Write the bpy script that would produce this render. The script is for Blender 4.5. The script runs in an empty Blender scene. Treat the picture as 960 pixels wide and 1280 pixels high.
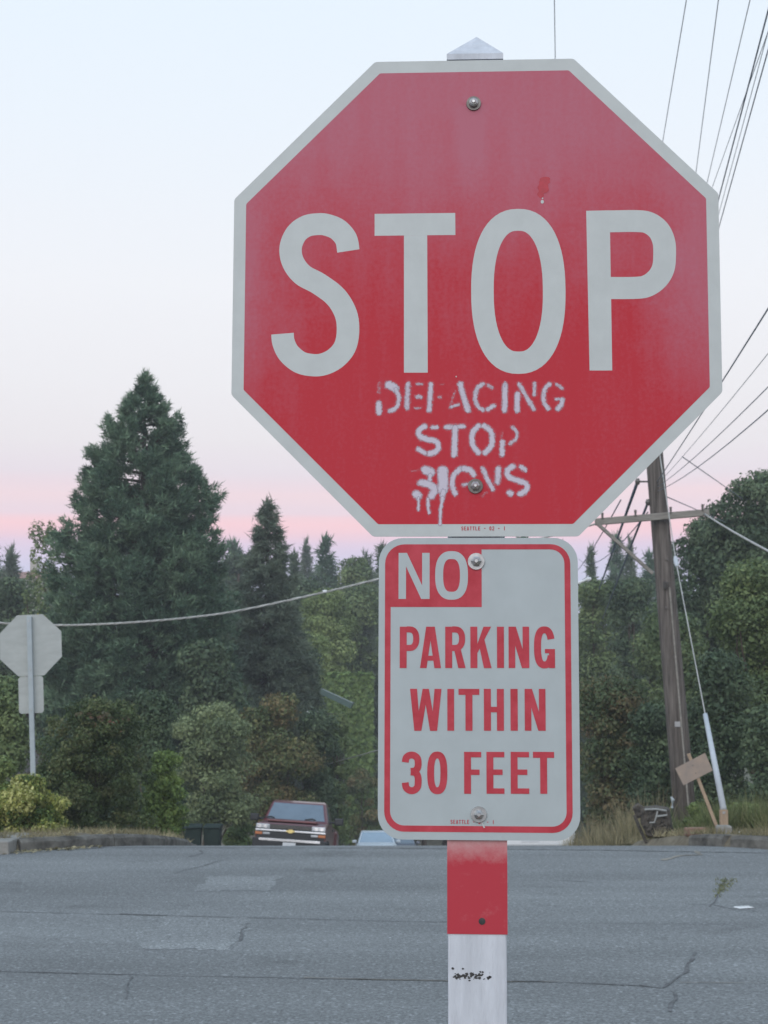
import bpy, bmesh, math, random
import numpy as np
from mathutils import Vector, Matrix

R = math.radians
scene = bpy.context.scene
COL = scene.collection

# ------------------------------------------------------------------ camera
CAM_H, FOCAL, CX, CY = 1.70, 2000.0, 480.0, 640.0        # focal length in photograph pixels (960 x 1280)
PITCH = math.atan(230.0 / FOCAL)
cam_data = bpy.data.cameras.new('camera')
cam_data.sensor_fit = 'VERTICAL'
cam_data.sensor_height = 36.0
cam_data.lens = 36.0 * FOCAL / 1280.0
cam_data.clip_start, cam_data.clip_end = 0.05, 5000.0
cam_data.dof.use_dof = True
cam_data.dof.focus_distance = 2.55
cam_data.dof.aperture_fstop = 22.0
cam = bpy.data.objects.new('camera', cam_data)
COL.objects.link(cam)
cam.location = (0, 0, CAM_H)
cam.rotation_euler = (math.pi / 2 + PITCH, 0, 0)
scene.camera = cam

# ------------------------------------------------------------------ dusk sky
def lin(c):
    return tuple((v / 255 / 12.92) if v / 255 <= 0.04045 else ((v / 255 + 0.055) / 1.055) ** 2.4 for v in c)
world = bpy.data.worlds.new('World')
scene.world = world
world.use_nodes = True
nt = world.node_tree
nt.nodes.clear()
w_out = nt.nodes.new('ShaderNodeOutputWorld')
bg = nt.nodes.new('ShaderNodeBackground')
tc = nt.nodes.new('ShaderNodeTexCoord')
sep = nt.nodes.new('ShaderNodeSeparateXYZ')
ramp = nt.nodes.new('ShaderNodeValToRGB')
nt.links.new(tc.outputs['Generated'], sep.inputs[0])
# faint layered streaks: the elevation is nudged by a stretched noise
mapn = nt.nodes.new('ShaderNodeMapping'); mapn.inputs['Scale'].default_value = (1.6, 1.6, 42)
nz = nt.nodes.new('ShaderNodeTexNoise'); nz.inputs['Scale'].default_value = 1.4; nz.inputs['Detail'].default_value = 3
madd = nt.nodes.new('ShaderNodeMath'); madd.operation = 'MULTIPLY_ADD'
madd.inputs[1].default_value = 0.010
nt.links.new(tc.outputs['Generated'], mapn.inputs[0]); nt.links.new(mapn.outputs[0], nz.inputs['Vector'])
nsub = nt.nodes.new('ShaderNodeMath'); nsub.operation = 'SUBTRACT'; nsub.inputs[1].default_value = 0.5
nt.links.new(nz.outputs['Fac'], nsub.inputs[0])
nt.links.new(nsub.outputs[0], madd.inputs[0]); nt.links.new(sep.outputs['Z'], madd.inputs[2])
nt.links.new(madd.outputs[0], ramp.inputs[0])
SKY = [(0.0, (186, 194, 218)), (0.070, (206, 209, 234)), (0.0825, (217, 211, 235)), (0.0925, (228, 211, 232)), (0.099, (243, 211, 223)),
       (0.104, (253, 212, 219)), (0.109, (250, 213, 220)), (0.1125, (239, 218, 228)), (0.118, (238, 219, 228)), (0.124, (244, 220, 226)),
       (0.128, (238, 220, 228)), (0.137, (233, 224, 232)), (0.157, (235, 231, 235)), (0.190, (237, 236, 240)), (0.250, (239, 241, 246)),
       (0.340, (233, 241, 250)), (0.420, (228, 240, 251)), (0.70, (202, 226, 247)), (1.0, (176, 207, 240))]
el = ramp.color_ramp.elements
el[0].position, el[0].color = SKY[0][0], lin(SKY[0][1]) + (1,)
el[1].position, el[1].color = SKY[-1][0], lin(SKY[-1][1]) + (1,)
for pos, c in SKY[1:-1]:
    e = el.new(pos); e.color = lin(c) + (1,)
nt.links.new(ramp.outputs[0], bg.inputs['Color'])
bg.inputs['Strength'].default_value = 0.93
nt.links.new(bg.outputs[0], w_out.inputs['Surface'])

# the last glow behind the camera: one broad, soft sun
sun_data = bpy.data.lights.new('sun', 'SUN')
sun_data.energy, sun_data.angle, sun_data.color = 1.25, R(60), (1.0, 0.95, 0.93)
sun = bpy.data.objects.new('sun', sun_data)
COL.objects.link(sun)
sun.rotation_euler = (R(58), 0, R(-18))

scene.view_settings.view_transform = 'Standard'
scene.view_settings.look = 'None'
scene.view_settings.exposure = 0.2
scene.view_settings.gamma = 1.0
scene.view_settings.use_curve_mapping = False
scene.render.engine = 'CYCLES'
scene.cycles.use_denoising = True
scene.cycles.max_bounces = 6
scene.cycles.transparent_max_bounces = 12

# ------------------------------------------------------------------ helpers
def at(px, py, Y):
    """point of the place seen at photograph pixel (px, py), at depth Y"""
    u, v = (px - CX) / FOCAL, (CY - py) / FOCAL
    dy = math.cos(PITCH) - v * math.sin(PITCH)
    dz = math.sin(PITCH) + v * math.cos(PITCH)
    k = Y / dy
    return Vector((u * k, Y, CAM_H + dz * k))

_ys = np.arange(-100, 1200, 0.05)
_sl = np.interp(_ys, [17.6, 20.2, 42, 50, 80, 95, 112, 120, 260, 280], [0, .12, .12, .095, .095, 0, 0, -.03, -.03, 0])
_pz = -np.concatenate([[0], np.cumsum(_sl)[:-1]]) * 0.05
def prof(Y):
    """height of the street along its length: level crossing, then downhill"""
    return float(np.interp(Y, _ys, _pz))

def tag(o, label=None, cat=None, group=None, kind=None):
    if label: o['label'] = label
    if cat: o['category'] = cat
    if group: o['group'] = group
    if kind: o['kind'] = kind
    return o

def empty(name, loc, rz=0.0):
    o = bpy.data.objects.new(name, None)
    COL.objects.link(o)
    o.location = loc
    o.rotation_euler = (0, 0, rz)
    o.empty_display_size = 0.2
    return o

def mesh_obj(name, me, parent=None, loc=None):
    o = bpy.data.objects.new(name, me)
    COL.objects.link(o)
    if parent is not None:
        o.parent = parent
    if loc is not None:
        o.location = loc
    return o

def new_mesh(name, verts, faces, material=None, smooth=False):
    me = bpy.data.meshes.new(name)
    me.from_pydata([tuple(v) for v in verts], [], [tuple(f) for f in faces])
    me.update()
    if material: me.materials.append(material)
    if smooth:
        me.shade_smooth()
    return me

class MB:
    """collects shapes into one mesh"""
    def __init__(self):
        self.v, self.f = [], []
    def add(self, vs, fs):
        b = len(self.v)
        self.v += [tuple(p) for p in vs]
        self.f += [tuple(i + b for i in q) for q in fs]
        return self
    def box(self, lo, hi, mat4=None):
        x0, y0, z0 = lo; x1, y1, z1 = hi
        vs = [Vector(p) for p in ((x0, y0, z0), (x1, y0, z0), (x1, y1, z0), (x0, y1, z0), (x0, y0, z1), (x1, y0, z1), (x1, y1, z1), (x0, y1, z1))]
        if mat4 is not None: vs = [mat4 @ p for p in vs]
        return self.add(vs, [(0, 3, 2, 1), (4, 5, 6, 7), (0, 1, 5, 4), (1, 2, 6, 5), (2, 3, 7, 6), (3, 0, 4, 7)])
    def tube(self, pts, rad, n=8, cap=True):
        pts = [Vector(p) for p in pts]
        if not hasattr(rad, '__len__'): rad = [rad] * len(pts)
        rings = []
        for i, p in enumerate(pts):
            d = (pts[min(i + 1, len(pts) - 1)] - pts[max(i - 1, 0)]).normalized()
            a = d.cross(Vector((0, 0, 1)))
            if a.length < 1e-3: a = d.cross(Vector((0, 1, 0)))
            a.normalize(); b = d.cross(a)
            rings.append([p + (a * math.cos(2 * math.pi * k / n) + b * math.sin(2 * math.pi * k / n)) * rad[i] for k in range(n)])
        vs = [q for r in rings for q in r]
        fs = []
        for i in range(len(pts) - 1):
            for k in range(n):
                k2 = (k + 1) % n
                fs.append((i * n + k, i * n + k2, (i + 1) * n + k2, (i + 1) * n + k))
        if cap:
            fs.append(tuple(range(n))[::-1]); fs.append(tuple((len(pts) - 1) * n + k for k in range(n)))
        return self.add(vs, fs)
    def prism(self, outline, y0, y1):
        """outline in (x, z), extruded along y; y0 is the front (towards -y)"""
        n = len(outline)
        vs = [(x, y0, z) for x, z in outline] + [(x, y1, z) for x, z in outline]
        fs = [tuple(range(n)), tuple(range(2 * n - 1, n - 1, -1))]
        for i in range(n):
            j = (i + 1) % n
            fs.append((i, i + n, j + n, j))
        return self.add(vs, fs)
    def ribbon(self, pts, w, y, closed=False, caps=None):
        """flat stroke in the x-z plane of width w (or widths) at depth y"""
        n = len(pts)
        P = [Vector(p) for p in pts]
        L, Rr = [], []
        for i in range(n):
            if closed:
                d0 = (P[i] - P[i - 1]).normalized(); d1 = (P[(i + 1) % n] - P[i]).normalized()
            else:
                d0 = (P[i] - P[max(i - 1, 0)]) if i else (P[1] - P[0])
                d1 = (P[min(i + 1, n - 1)] - P[i]) if i < n - 1 else (P[-1] - P[-2])
                d0 = d0.normalized(); d1 = d1.normalized()
            d = (d0 + d1).normalized()
            nrm = Vector((-d.y, d.x))
            k = 1 / max(0.5, nrm.dot(Vector((-d0.y, d0.x))))
            L.append(P[i] + nrm * w / 2 * k); Rr.append(P[i] - nrm * w / 2 * k)
        vs = [(q.x, y, q.y) for q in L] + [(q.x, y, q.y) for q in Rr]
        fs = [(i, i + 1, n + i + 1, n + i) for i in range(n - 1)]
        if closed: fs.append((n - 1, 0, n, 2 * n - 1))
        return self.add(vs, fs)
    def mesh(self, name, material, smooth=False, bevel=0.0, segs=2):
        me = new_mesh(name, self.v, self.f, material)
        bm = bmesh.new(); bm.from_mesh(me)
        bmesh.ops.recalc_face_normals(bm, faces=bm.faces)
        if bevel:
            es = [e for e in bm.edges if len(e.link_faces) == 2 and e.calc_face_angle(0) > 0.5]
            bmesh.ops.bevel(bm, geom=es, offset=bevel, segments=segs, affect='EDGES', profile=0.5, clamp_overlap=True)
        bm.to_mesh(me); bm.free()
        if smooth: me.shade_smooth()
        return me
    def build(self, name, material, parent=None, loc=None, smooth=False, bevel=0.0, segs=2):
        return mesh_obj(name, self.mesh(name, material, smooth, bevel, segs), parent, loc)

# ------------------------------------------------------------------ materials
def base_mat(name):
    m = bpy.data.materials.new(name); m.use_nodes = True
    n = m.node_tree
    return m, n, n.nodes['Principled BSDF']

def mat(name, col, rough=.6, metal=0.0, var=.14, scale=6.0, bump=0.0, bscale=60.0, spec=.4, stretch=(1, 1, 1), col2=None, coat=0.0):
    m, n, p = base_mat(name)
    t = n.nodes.new('ShaderNodeTexCoord'); mp = n.nodes.new('ShaderNodeMapping')
    mp.inputs['Scale'].default_value = stretch
    n.links.new(t.outputs['Object'], mp.inputs[0])
    z = n.nodes.new('ShaderNodeTexNoise'); z.inputs['Scale'].default_value = scale; z.inputs['Detail'].default_value = 6; z.inputs['Roughness'].default_value = .65
    n.links.new(mp.outputs[0], z.inputs['Vector'])
    r = n.nodes.new('ShaderNodeValToRGB')
    a = tuple(max(0, c * (1 - var)) for c in col); b = col2 or tuple(min(1, c * (1 + var)) for c in col)
    r.color_ramp.elements[0].position, r.color_ramp.elements[0].color = .32, a + (1,)
    r.color_ramp.elements[1].position, r.color_ramp.elements[1].color = .68, tuple(b) + (1,)
    n.links.new(z.outputs['Fac'], r.inputs[0]); n.links.new(r.outputs[0], p.inputs['Base Color'])
    p.inputs['Roughness'].default_value = rough; p.inputs['Metallic'].default_value = metal
    p.inputs['Specular IOR Level'].default_value = spec
    p.inputs['Coat Weight'].default_value = coat
    if bump:
        z2 = n.nodes.new('ShaderNodeTexNoise'); z2.inputs['Scale'].default_value = bscale; z2.inputs['Detail'].default_value = 4
        n.links.new(mp.outputs[0], z2.inputs['Vector'])
        bp = n.nodes.new('ShaderNodeBump'); bp.inputs['Strength'].default_value = bump; bp.inputs['Distance'].default_value = .02
        n.links.new(z2.outputs['Fac'], bp.inputs['Height']); n.links.new(bp.outputs[0], p.inputs['Normal'])
    return m

def leaf_mat(name, trans=.25, rough=.55):
    m, n, p = base_mat(name)
    a = n.nodes.new('ShaderNodeAttribute'); a.attribute_name = 'Col'
    n.links.new(a.outputs['Color'], p.inputs['Base Color'])
    p.inputs['Roughness'].default_value = rough; p.inputs['Specular IOR Level'].default_value = .3
    tr = n.nodes.new('ShaderNodeBsdfTranslucent'); mx = n.nodes.new('ShaderNodeMixShader')
    n.links.new(a.outputs['Color'], tr.inputs['Color'])
    mx.inputs[0].default_value = trans
    n.links.new(p.outputs[0], mx.inputs[1]); n.links.new(tr.outputs[0], mx.inputs[2])
    n.links.new(mx.outputs[0], n.nodes['Material Output'].inputs['Surface'])
    return m

M = {}
M['leaf'] = leaf_mat('leaf_surface')
M['bark'] = mat('bark', (.085, .065, .05), .9, var=.45, scale=5, bump=.8, bscale=12, stretch=(6, 6, 1))
M['aluminium'] = mat('dull_aluminium', (.50, .52, .52), .45, .55, .10, 9, spec=.5)
M['white_sheet'] = mat('white_sheeting', (.465, .50, .497), .38, 0, .045, 26, spec=.45)
M['white_sheet_np'] = mat('white_sheeting_lower', (.395, .445, .458), .38, 0, .045, 20, spec=.45)
M['red_print'] = mat('red_print', (.47, .042, .060), .5, 0, .12, 30, spec=.2, col2=(.52, .068, .092))
M['galv'] = mat('galvanised_steel', (.42, .43, .43), .38, .85, .25, 60)
M['dark_steel'] = mat('weathered_steel', (.16, .15, .14), .45, .7, .3, 80)
M['black_plastic'] = mat('black_plastic', (.018, .02, .022), .5, 0, .2, 20)
M['chrome'] = mat('chrome', (.50, .52, .54), .2, .9, .1, 9)
M['sky_glass'] = mat('pale_reflecting_glass', (.40, .48, .54), .1, .6, .08, 3, spec=.8)
M['rubber'] = mat('rubber', (.016, .016, .016), .85, 0, .2, 20)
M['glass'] = mat('window_glass', (.17, .21, .245), .08, .45, .1, 3, spec=.8, coat=.4)
M['wire'] = mat('wire_sheath', (.11, .14, .19), .6, 0, .2, 3)
M['pale_wire'] = mat('bare_aluminium_wire', (.42, .42, .40), .5, .3, .2, 3)

# ------------------------------------------------------------------ foliage
def finish_leaves(name, V, F, C):
    me = bpy.data.meshes.new(name)
    k = F.shape[1]
    me.vertices.add(len(V)); me.vertices.foreach_set('co', V.astype(np.float32).ravel())
    me.loops.add(F.size); me.loops.foreach_set('vertex_index', F.astype(np.int32).ravel())
    me.polygons.add(len(F))
    me.polygons.foreach_set('loop_start', np.arange(0, F.size, k, dtype=np.int32))
    me.update(calc_edges=True)
    at_ = me.color_attributes.new('Col', 'FLOAT_COLOR', 'POINT')
    at_.data.foreach_set('color', np.c_[C, np.ones(len(C))].astype(np.float32).ravel())
    me.materials.append(M['leaf'])
    return me

def unit(a):
    return a / np.maximum(np.linalg.norm(a, axis=1, keepdims=True), 1e-9)

def leaf_quads(P, N, size, rng, aspect=.62):
    n = len(P)
    N = unit(N)
    T = unit(np.cross(N, rng.normal(size=(n, 3))))
    B = np.cross(N, T)
    s = (np.asarray(size) * np.clip(rng.lognormal(-.08, .38, n), .4, 2.0))[:, None] / 2
    V = np.stack([P + T * s, P + B * s * aspect + N * s * .15, P - T * s, P - B * s * aspect + N * s * .15], 1).reshape(-1, 3)
    return V, np.arange(n * 4).reshape(n, 4)

def blades(P, D, length, width, rng):
    n = len(P)
    D = unit(D)
    S = unit(np.cross(D, rng.normal(size=(n, 3))))
    l = (np.asarray(length) * rng.uniform(.6, 1.25, n))[:, None]
    V = np.stack([P - S * width / 2, P + S * width / 2, P + D * l], 1).reshape(-1, 3)
    return V, np.arange(n * 3).reshape(n, 3)

def pal(rng, n, cols, jitter=.22, clump=None):
    """leaf colours: a mixture of the palette, with a tone shared within a clump"""
    cols = np.array(cols)
    k = rng.random(n) if clump is None else np.clip(clump + rng.normal(0, .22, n), 0, 1)
    x = k * (len(cols) - 1); i = np.minimum(x.astype(int), len(cols) - 2) if len(cols) > 1 else np.zeros(n, int)
    fr = (x - i)[:, None]
    c = cols[i] * (1 - fr) + cols[np.minimum(i + 1, len(cols) - 1)] * fr
    return np.clip(1.68 * np.array([1.0, 1.06, .90]) * c * rng.uniform(1 - jitter, 1 + jitter, n)[:, None], 0, 1)

def crown_mesh(name, seed, H, Rx, Ry, shape, nlobes, lobe_r, nleaf, leaf, cols, z0=0.0, flat=.75, inner=.35):
    """a broad-leaved crown: leaves on many uneven clumps inside the outline shape(u), u = 0 bottom .. 1 top"""
    rng = np.random.default_rng(seed)
    cs, rs = [], []
    while len(cs) < nlobes:
        u = rng.random(); r = shape(u)
        if rng.random() > r + .04: continue
        a = rng.uniform(0, 2 * math.pi); q = math.sqrt(rng.uniform(inner ** 2, 1)) if rng.random() > .25 else rng.random() * .6
        lr = lobe_r * rng.uniform(.6, 1.35)
        k = max(0, q * r * rng.uniform(.88, 1.1))
        x, y = math.cos(a) * k * max(Rx - lr * .8, Rx * .3), math.sin(a) * k * max(Ry - lr * .8, Ry * .3)
        cs.append((x, y, min(z0 + H * u, z0 + H - lr * flat * .95))); rs.append(lr)
    cs, rs = np.array(cs), np.array(rs)
    w = rs ** 2 / np.sum(rs ** 2)
    idx = rng.choice(nlobes, nleaf, p=w)
    d = unit(rng.normal(size=(nleaf, 3)))
    d[:, 2] += .12; d = unit(d)
    rad = rs[idx] * rng.uniform(.25, 1, nleaf) ** .45 * (1 + rng.normal(0, .09, nleaf))
    P = cs[idx] + d * rad[:, None] * np.array([1, 1, flat])
    N = d * .9 + rng.normal(size=(nleaf, 3)) * .55 + np.array([0, 0, .25])
    V, F = leaf_quads(P, N, leaf, rng)
    cl = rng.random(nlobes)[idx]
    C = np.repeat(pal(rng, nleaf, cols, .2, cl), 4, 0)
    return finish_leaves(name, V, F, C), cs, rs

def trunk_mesh(name, seed, H, r0, cs=None, nl=9, lean=(0, 0), n=8, z0=0.0):
    rng = random.Random(seed)
    b = MB()
    k = 7
    pts, rad = [], []
    for i in range(k):
        t = i / (k - 1)
        pts.append((lean[0] * t + rng.uniform(-1, 1) * r0 * .6 * (t > 0), lean[1] * t + rng.uniform(-1, 1) * r0 * .6 * (t > 0), -0.3 + (H + .3) * t))
        rad.append(r0 * (1.25 if i == 0 else 1) * (1 - .8 * t))
    b.tube(pts, rad, n)
    if cs is not None and len(cs):
        for j in range(min(nl, len(cs))):
            c = cs[rng.randrange(len(cs))]
            t = min(.92, max(.12, (c[2] - .25 * H) / H * .8)); i = min(k - 2, int(t * (k - 1)))
            s = Vector(pts[i]).lerp(Vector(pts[i + 1]), t * (k - 1) - i)
            e = Vector(c)
            mid = s.lerp(e, .5) + Vector((rng.uniform(-.1, .1), rng.uniform(-.1, .1), .1)) * (e - s).length
            rr = r0 * (1 - .8 * t) * .5
            b.tube([s, mid, e], [rr, rr * .65, rr * .25], 5)
    me = b.mesh(name, M['bark'], smooth=True)
    return me

def conifer_meshes(seed, H, Rr, shape, nb, tufts, nblade, tlen, twid, droop, upturn, cols, start=.3, r0=None, clear=.02, open_=0.0):
    """a conifer: whorled branches carrying feathery tufts of narrow sprays"""
    rng = np.random.default_rng(seed); r0 = r0 or H * .016
    P, D, K = [], [], []
    b = MB()
    b.tube([(0, 0, -.4), (0, 0, H * .4), (0, 0, H * .8), (0, 0, H * .985)], [r0 * 1.3, r0 * .8, r0 * .35, .015], 8)
    for i in range(nb):
        u = (i + rng.random()) / nb
        u = clear + (1 - clear) * (1 - (1 - u) ** .64)
        u = min(u, .992)
        a = i * 2.39996 + rng.normal(0, .3)
        L = Rr * shape(u) * rng.uniform(.78, 1.1)
        if rng.random() < .10: L *= 1.18
        h = u * H
        ca, sa = math.cos(a), math.sin(a)
        def bp(t):
            z = h - droop * L * t + upturn * L * t * t
            return np.array([ca * L * t, sa * L * t, z])
        if L > .5 and i % 2 == 0:
            b.tube([tuple(bp(0)), tuple(bp(.5)), tuple(bp(.95))], [r0 * .22, r0 * .13, .008], 4, cap=False)
        kb = rng.random()
        nt_ = max(2, int(tufts * (.35 + L / Rr)))
        for j in range(nt_):
            if rng.random() < open_: continue
            t = start + (1.03 - start) * rng.random() ** .7
            c = bp(t)
            lat = rng.normal(0, .13) * L * (1.1 - .5 * t)
            c = c + np.array([-sa * lat, ca * lat, rng.normal(0, .05) * L - abs(lat) * droop * .7])
            out = np.array([ca, sa, -droop + 2 * upturn * t]) + np.array([-sa, ca, 0]) * np.sign(lat) * .6
            P.append(c); D.append(out); K.append(np.clip(kb * .75 + rng.random() * .25, 0, 1))
    # the leader
    for j in range(10):
        P.append(np.array([0, 0, H * (.95 + .05 * rng.random())])); D.append(np.array([0, 0, 1.0])); K.append(.5)
    P, D, K = np.array(P), unit(np.array(D)), np.array(K)
    n = len(P)
    idx = np.repeat(np.arange(n), nblade)
    pp = P[idx] + rng.normal(0, tlen * .28, (n * nblade, 3))
    dd = D[idx] * .75 + rng.normal(0, .55, (n * nblade, 3)) + np.array([0, 0, -.15 if droop > .3 else .18])
    V, F = blades(pp, dd, tlen, twid, rng)
    C = np.repeat(pal(rng, n * nblade, cols, .22, K[idx]), 3, 0)
    return finish_leaves('crown', V, F, C), b.mesh('trunk', M['bark'], smooth=True)

def plant(name, label, cat, loc, crown, trunk=None, group=None, rz=0.0, sc=(1, 1, 1), part='crown'):
    t = empty(name, loc, rz); t.scale = sc
    mesh_obj(part, crown, t)
    if trunk: mesh_obj('trunk', trunk, t)
    tag(t, label, cat, group)
    return t
# ================================================================== the setting
def asphalt_mat(name, col, seed=0.0, mult=1.0):
    m, n, p = base_mat(name)
    t = n.nodes.new('ShaderNodeTexCoord')
    def noise(s, d, stretch=(1, 1, 1)):
        mp = n.nodes.new('ShaderNodeMapping'); mp.inputs['Scale'].default_value = stretch; mp.inputs['Location'].default_value = (seed, seed * 2, 0)
        n.links.new(t.outputs['Object'], mp.inputs[0])
        z = n.nodes.new('ShaderNodeTexNoise'); z.inputs['Scale'].default_value = s; z.inputs['Detail'].default_value = d
        z.inputs['Roughness'].default_value = .6
        n.links.new(mp.outputs[0], z.inputs['Vector']); return z
    big, fine = noise(.35, 5, (.6, 1.6, 1)), noise(55, 3)
    vor = n.nodes.new('ShaderNodeTexVoronoi'); vor.inputs['Scale'].default_value = 46
    n.links.new(t.outputs['Object'], vor.inputs['Vector'])
    def rmp(src, p0, c0, p1, c1):
        r = n.nodes.new('ShaderNodeValToRGB')
        r.color_ramp.elements[0].position, r.color_ramp.elements[0].color = p0, (c0, c0, c0, 1)
        r.color_ramp.elements[1].position, r.color_ramp.elements[1].color = p1, (c1, c1, c1, 1)
        n.links.new(src, r.inputs[0]); return r.outputs[0]
    def mul(a, b):
        x = n.nodes.new('ShaderNodeMix'); x.data_type = 'RGBA'; x.blend_type = 'MULTIPLY'; x.inputs['Factor'].default_value = 1
        n.links.new(a, x.inputs['A']); n.links.new(b, x.inputs['B']); return x.outputs['Result']
    rgb = n.nodes.new('ShaderNodeRGB'); rgb.outputs[0].default_value = tuple(c * mult for c in col) + (1,)
    c = mul(rgb.outputs[0], rmp(big.outputs['Fac'], .3, .80, .7, 1.16))
    lane, stain = noise(.9, 4, (.12, 1.5, 1)), noise(1.1, 6)
    c = mul(c, rmp(lane.outputs['Fac'], .34, .90, .66, 1.07))
    c = mul(c, rmp(stain.outputs['Fac'], .27, .66, .40, 1.0))
    c = mul(c, rmp(fine.outputs['Fac'], .32, .52, .70, 1.50))
    mid = noise(24, 4)
    c = mul(c, rmp(mid.outputs['Fac'], .3, .76, .7, 1.22))
    sepc = n.nodes.new('ShaderNodeSeparateColor'); n.links.new(vor.outputs['Color'], sepc.inputs[0])
    c = mul(c, rmp(sepc.outputs[0], .88, 1.0, .97, 1.5))
    n.links.new(c, p.inputs['Base Color'])
    p.inputs['Roughness'].default_value = .82; p.inputs['Specular IOR Level'].default_value = .35
    b = n.nodes.new('ShaderNodeBump'); b.inputs['Strength'].default_value = .55; b.inputs['Distance'].default_value = .012
    n.links.new(fine.outputs['Fac'], b.inputs['Height']); n.links.new(b.outputs[0], p.inputs['Normal'])
    return m

M['asphalt'] = asphalt_mat('old_asphalt', (.178, .189, .191))
M['asphalt_patch'] = asphalt_mat('pale_asphalt_patch', (.205, .217, .219), 7)
M['tar'] = mat('dark_crack_filler', (.115, .12, .123), .9, 0, .5, 9)
M['dirt_joint'] = mat('dusty_joint', (.215, .20, .17), .9, 0, .4, 5)
M['concrete'] = mat('old_concrete', (.25, .245, .225), .9, 0, .3, 4, bump=.5, bscale=40)
M['dark_concrete'] = mat('stained_concrete', (.11, .107, .095), .9, 0, .6, 6, bump=.6, bscale=30)
M['verge'] = mat('dry_verge_earth', (.17, .145, .10), .95, 0, .4, 3.2, bump=.8, bscale=18, col2=(.25, .22, .16))
M['ground'] = mat('rough_grass_ground', (.075, .085, .04), .95, 0, .45, .5, bump=.6, bscale=6, col2=(.12, .12, .06))

def sheet(name, rows, material, kind='structure', smooth=True):
    """rows: lists of points of equal length"""
    vs = [p for r in rows for p in r]; k = len(rows[0])
    fs = [(i * k + j, i * k + j + 1, (i + 1) * k + j + 1, (i + 1) * k + j) for i in range(len(rows) - 1) for j in range(k - 1)]
    o = mesh_obj(name, new_mesh(name, vs, fs, material, smooth))
    if kind: o['kind'] = kind
    return o

def ygrid(a, b):
    ys = set([a, b])
    for lo, hi, st in ((-100, 16, 4), (16, 24, .25), (24, 60, 1), (60, 130, 3), (130, 1200, 30)):
        y = lo
        while y <= hi:
            if a < y < b: ys.add(round(y, 3))
            y += st
    return sorted(ys)

# one sheet of ground out to the horizon
xs = sorted(set(list(range(-60, 61, 6)) + [-1200, -600, -300, -150, -90, 90, 150, 300, 600, 1200]))
rng0 = random.Random(5)
sheet('ground', [[(x, y, prof(y) - .16 + (rng0.uniform(-.1, .1) if abs(x) > 14 and y > 30 else 0)) for x in xs] for y in ygrid(-60, 1190)], M['ground'])

# asphalt of both streets
rows = []
for y in ygrid(-40, 112):
    rows.append([(x, y, prof(y)) for x in (-9, -6, -3, -1, 1, 3, 6, 9, 40)] if y > 24 else [(x, y, prof(y)) for x in (-9, -6, -3, -1, 1, 3, 6, 8.9, 8.95)])
road = sheet('road', rows, M['asphalt'])
for s in (-1, 1):
    sheet('road', [[(s * x, y, prof(y)) for x in (9, 30, 90)][::s] for y in ygrid(3.2, 20.5)], M['asphalt'])

def x_left(Y):
    if Y <= 21.6:
        c = min(1, max(0, (21.6 - Y) / 4.1)); return -5.2 + 2.6 * math.sqrt(max(0, 1 - c * c))
    return float(np.interp(Y, [21.6, 26, 30.6, 44, 48, 62, 68, 74, 78, 81, 84], [-2.6, -2.85, -3.45, -3.45, -1.4, -1.4, -1.0, -.2, 1.5, 8, 60]))
def x_right(Y):
    if Y <= 22.0:
        c = min(1, max(0, (22.0 - Y) / 4.6)); return 5.7 - 2.4 * math.sqrt(max(0, 1 - c * c))
    return float(np.interp(Y, [22, 31, 50, 68, 72, 75, 77], [3.3, 4.2, 4.4, 5.0, 6.5, 12, 60]))

VERGE = .12
def verge_z(x, Y, xk):
    d = abs(x - xk)
    return prof(Y) + VERGE + .05 * min(1, d / 1.5)
for s, xf, y0 in ((-1, x_left, 17.52), (1, x_right, 17.42)):
    rows = []
    for y in ygrid(y0, 112):
        xk = xf(y) + s * .14
        far = [0, .25, .6, 1.1, 2, 4, 8, 16, 40, 85]
        edge = [(xk - s * .14, y, prof(y) - .03), (xk - s * .05, y, prof(y) + .06 + .02 * math.sin(9 * y))]
        rows.append((edge + [(xk + s * d, y, verge_z(xk + s * d, y, xk) + (.03 * math.sin(7 * y + 3 * d) if .2 < d < 5 else 0)) for d in far])[::s])
    sheet('verge', rows, M['verge'])
# the near corner the sign stands on (below the picture)
sheet('verge', [[(x, y, VERGE) for x in (-.9, 0, 2, 10, 85)] for y in (-40, -10, 0, 3.35)], M['verge'])

def kerb(name, pts, label):
    root = empty(name, (0, 0, 0)); root['kind'] = 'structure'; root['label'] = label
    rg = random.Random(3)
    seg, acc = [Vector(pts[0])], 0
    run = []
    for p in pts[1:]:
        p = Vector(p); acc += (p - seg[-1]).length; seg.append(p)
        if acc > 1.35: run.append(seg); seg = [p]; acc = 0
    if len(seg) > 1: run.append(seg)
    for s_ in run:
        b = MB(); n = len(s_); vs = []
        for i, p in enumerate(s_):
            d = (s_[min(i + 1, n - 1)] - s_[max(i - 1, 0)]); d.z = 0; d.normalize()
            nn = Vector((-d.y, d.x, 0))
            q = p + d * (.008 if i == 0 else (-.008 if i == n - 1 else 0))
            h = VERGE + .012 + rg.uniform(-.012, .006)
            vs += [q - Vector((0, 0, .08)), q + Vector((0, 0, h - .035)) + nn * .006, q + Vector((0, 0, h)) + nn * .035, q + Vector((0, 0, h + .002)) + nn * .155, q + nn * .16 - Vector((0, 0, .05))]
        fs = [(i * 5 + j, i * 5 + j + 1, (i + 1) * 5 + j + 1, (i + 1) * 5 + j) for i in range(n - 1) for j in range(4)]
        fs += [(0, 1, 2, 3, 4), tuple((n - 1) * 5 + j for j in (4, 3, 2, 1, 0))]
        b.add(vs, fs).build('kerb_stone', M['dark_concrete'], root)
    return root
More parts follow.
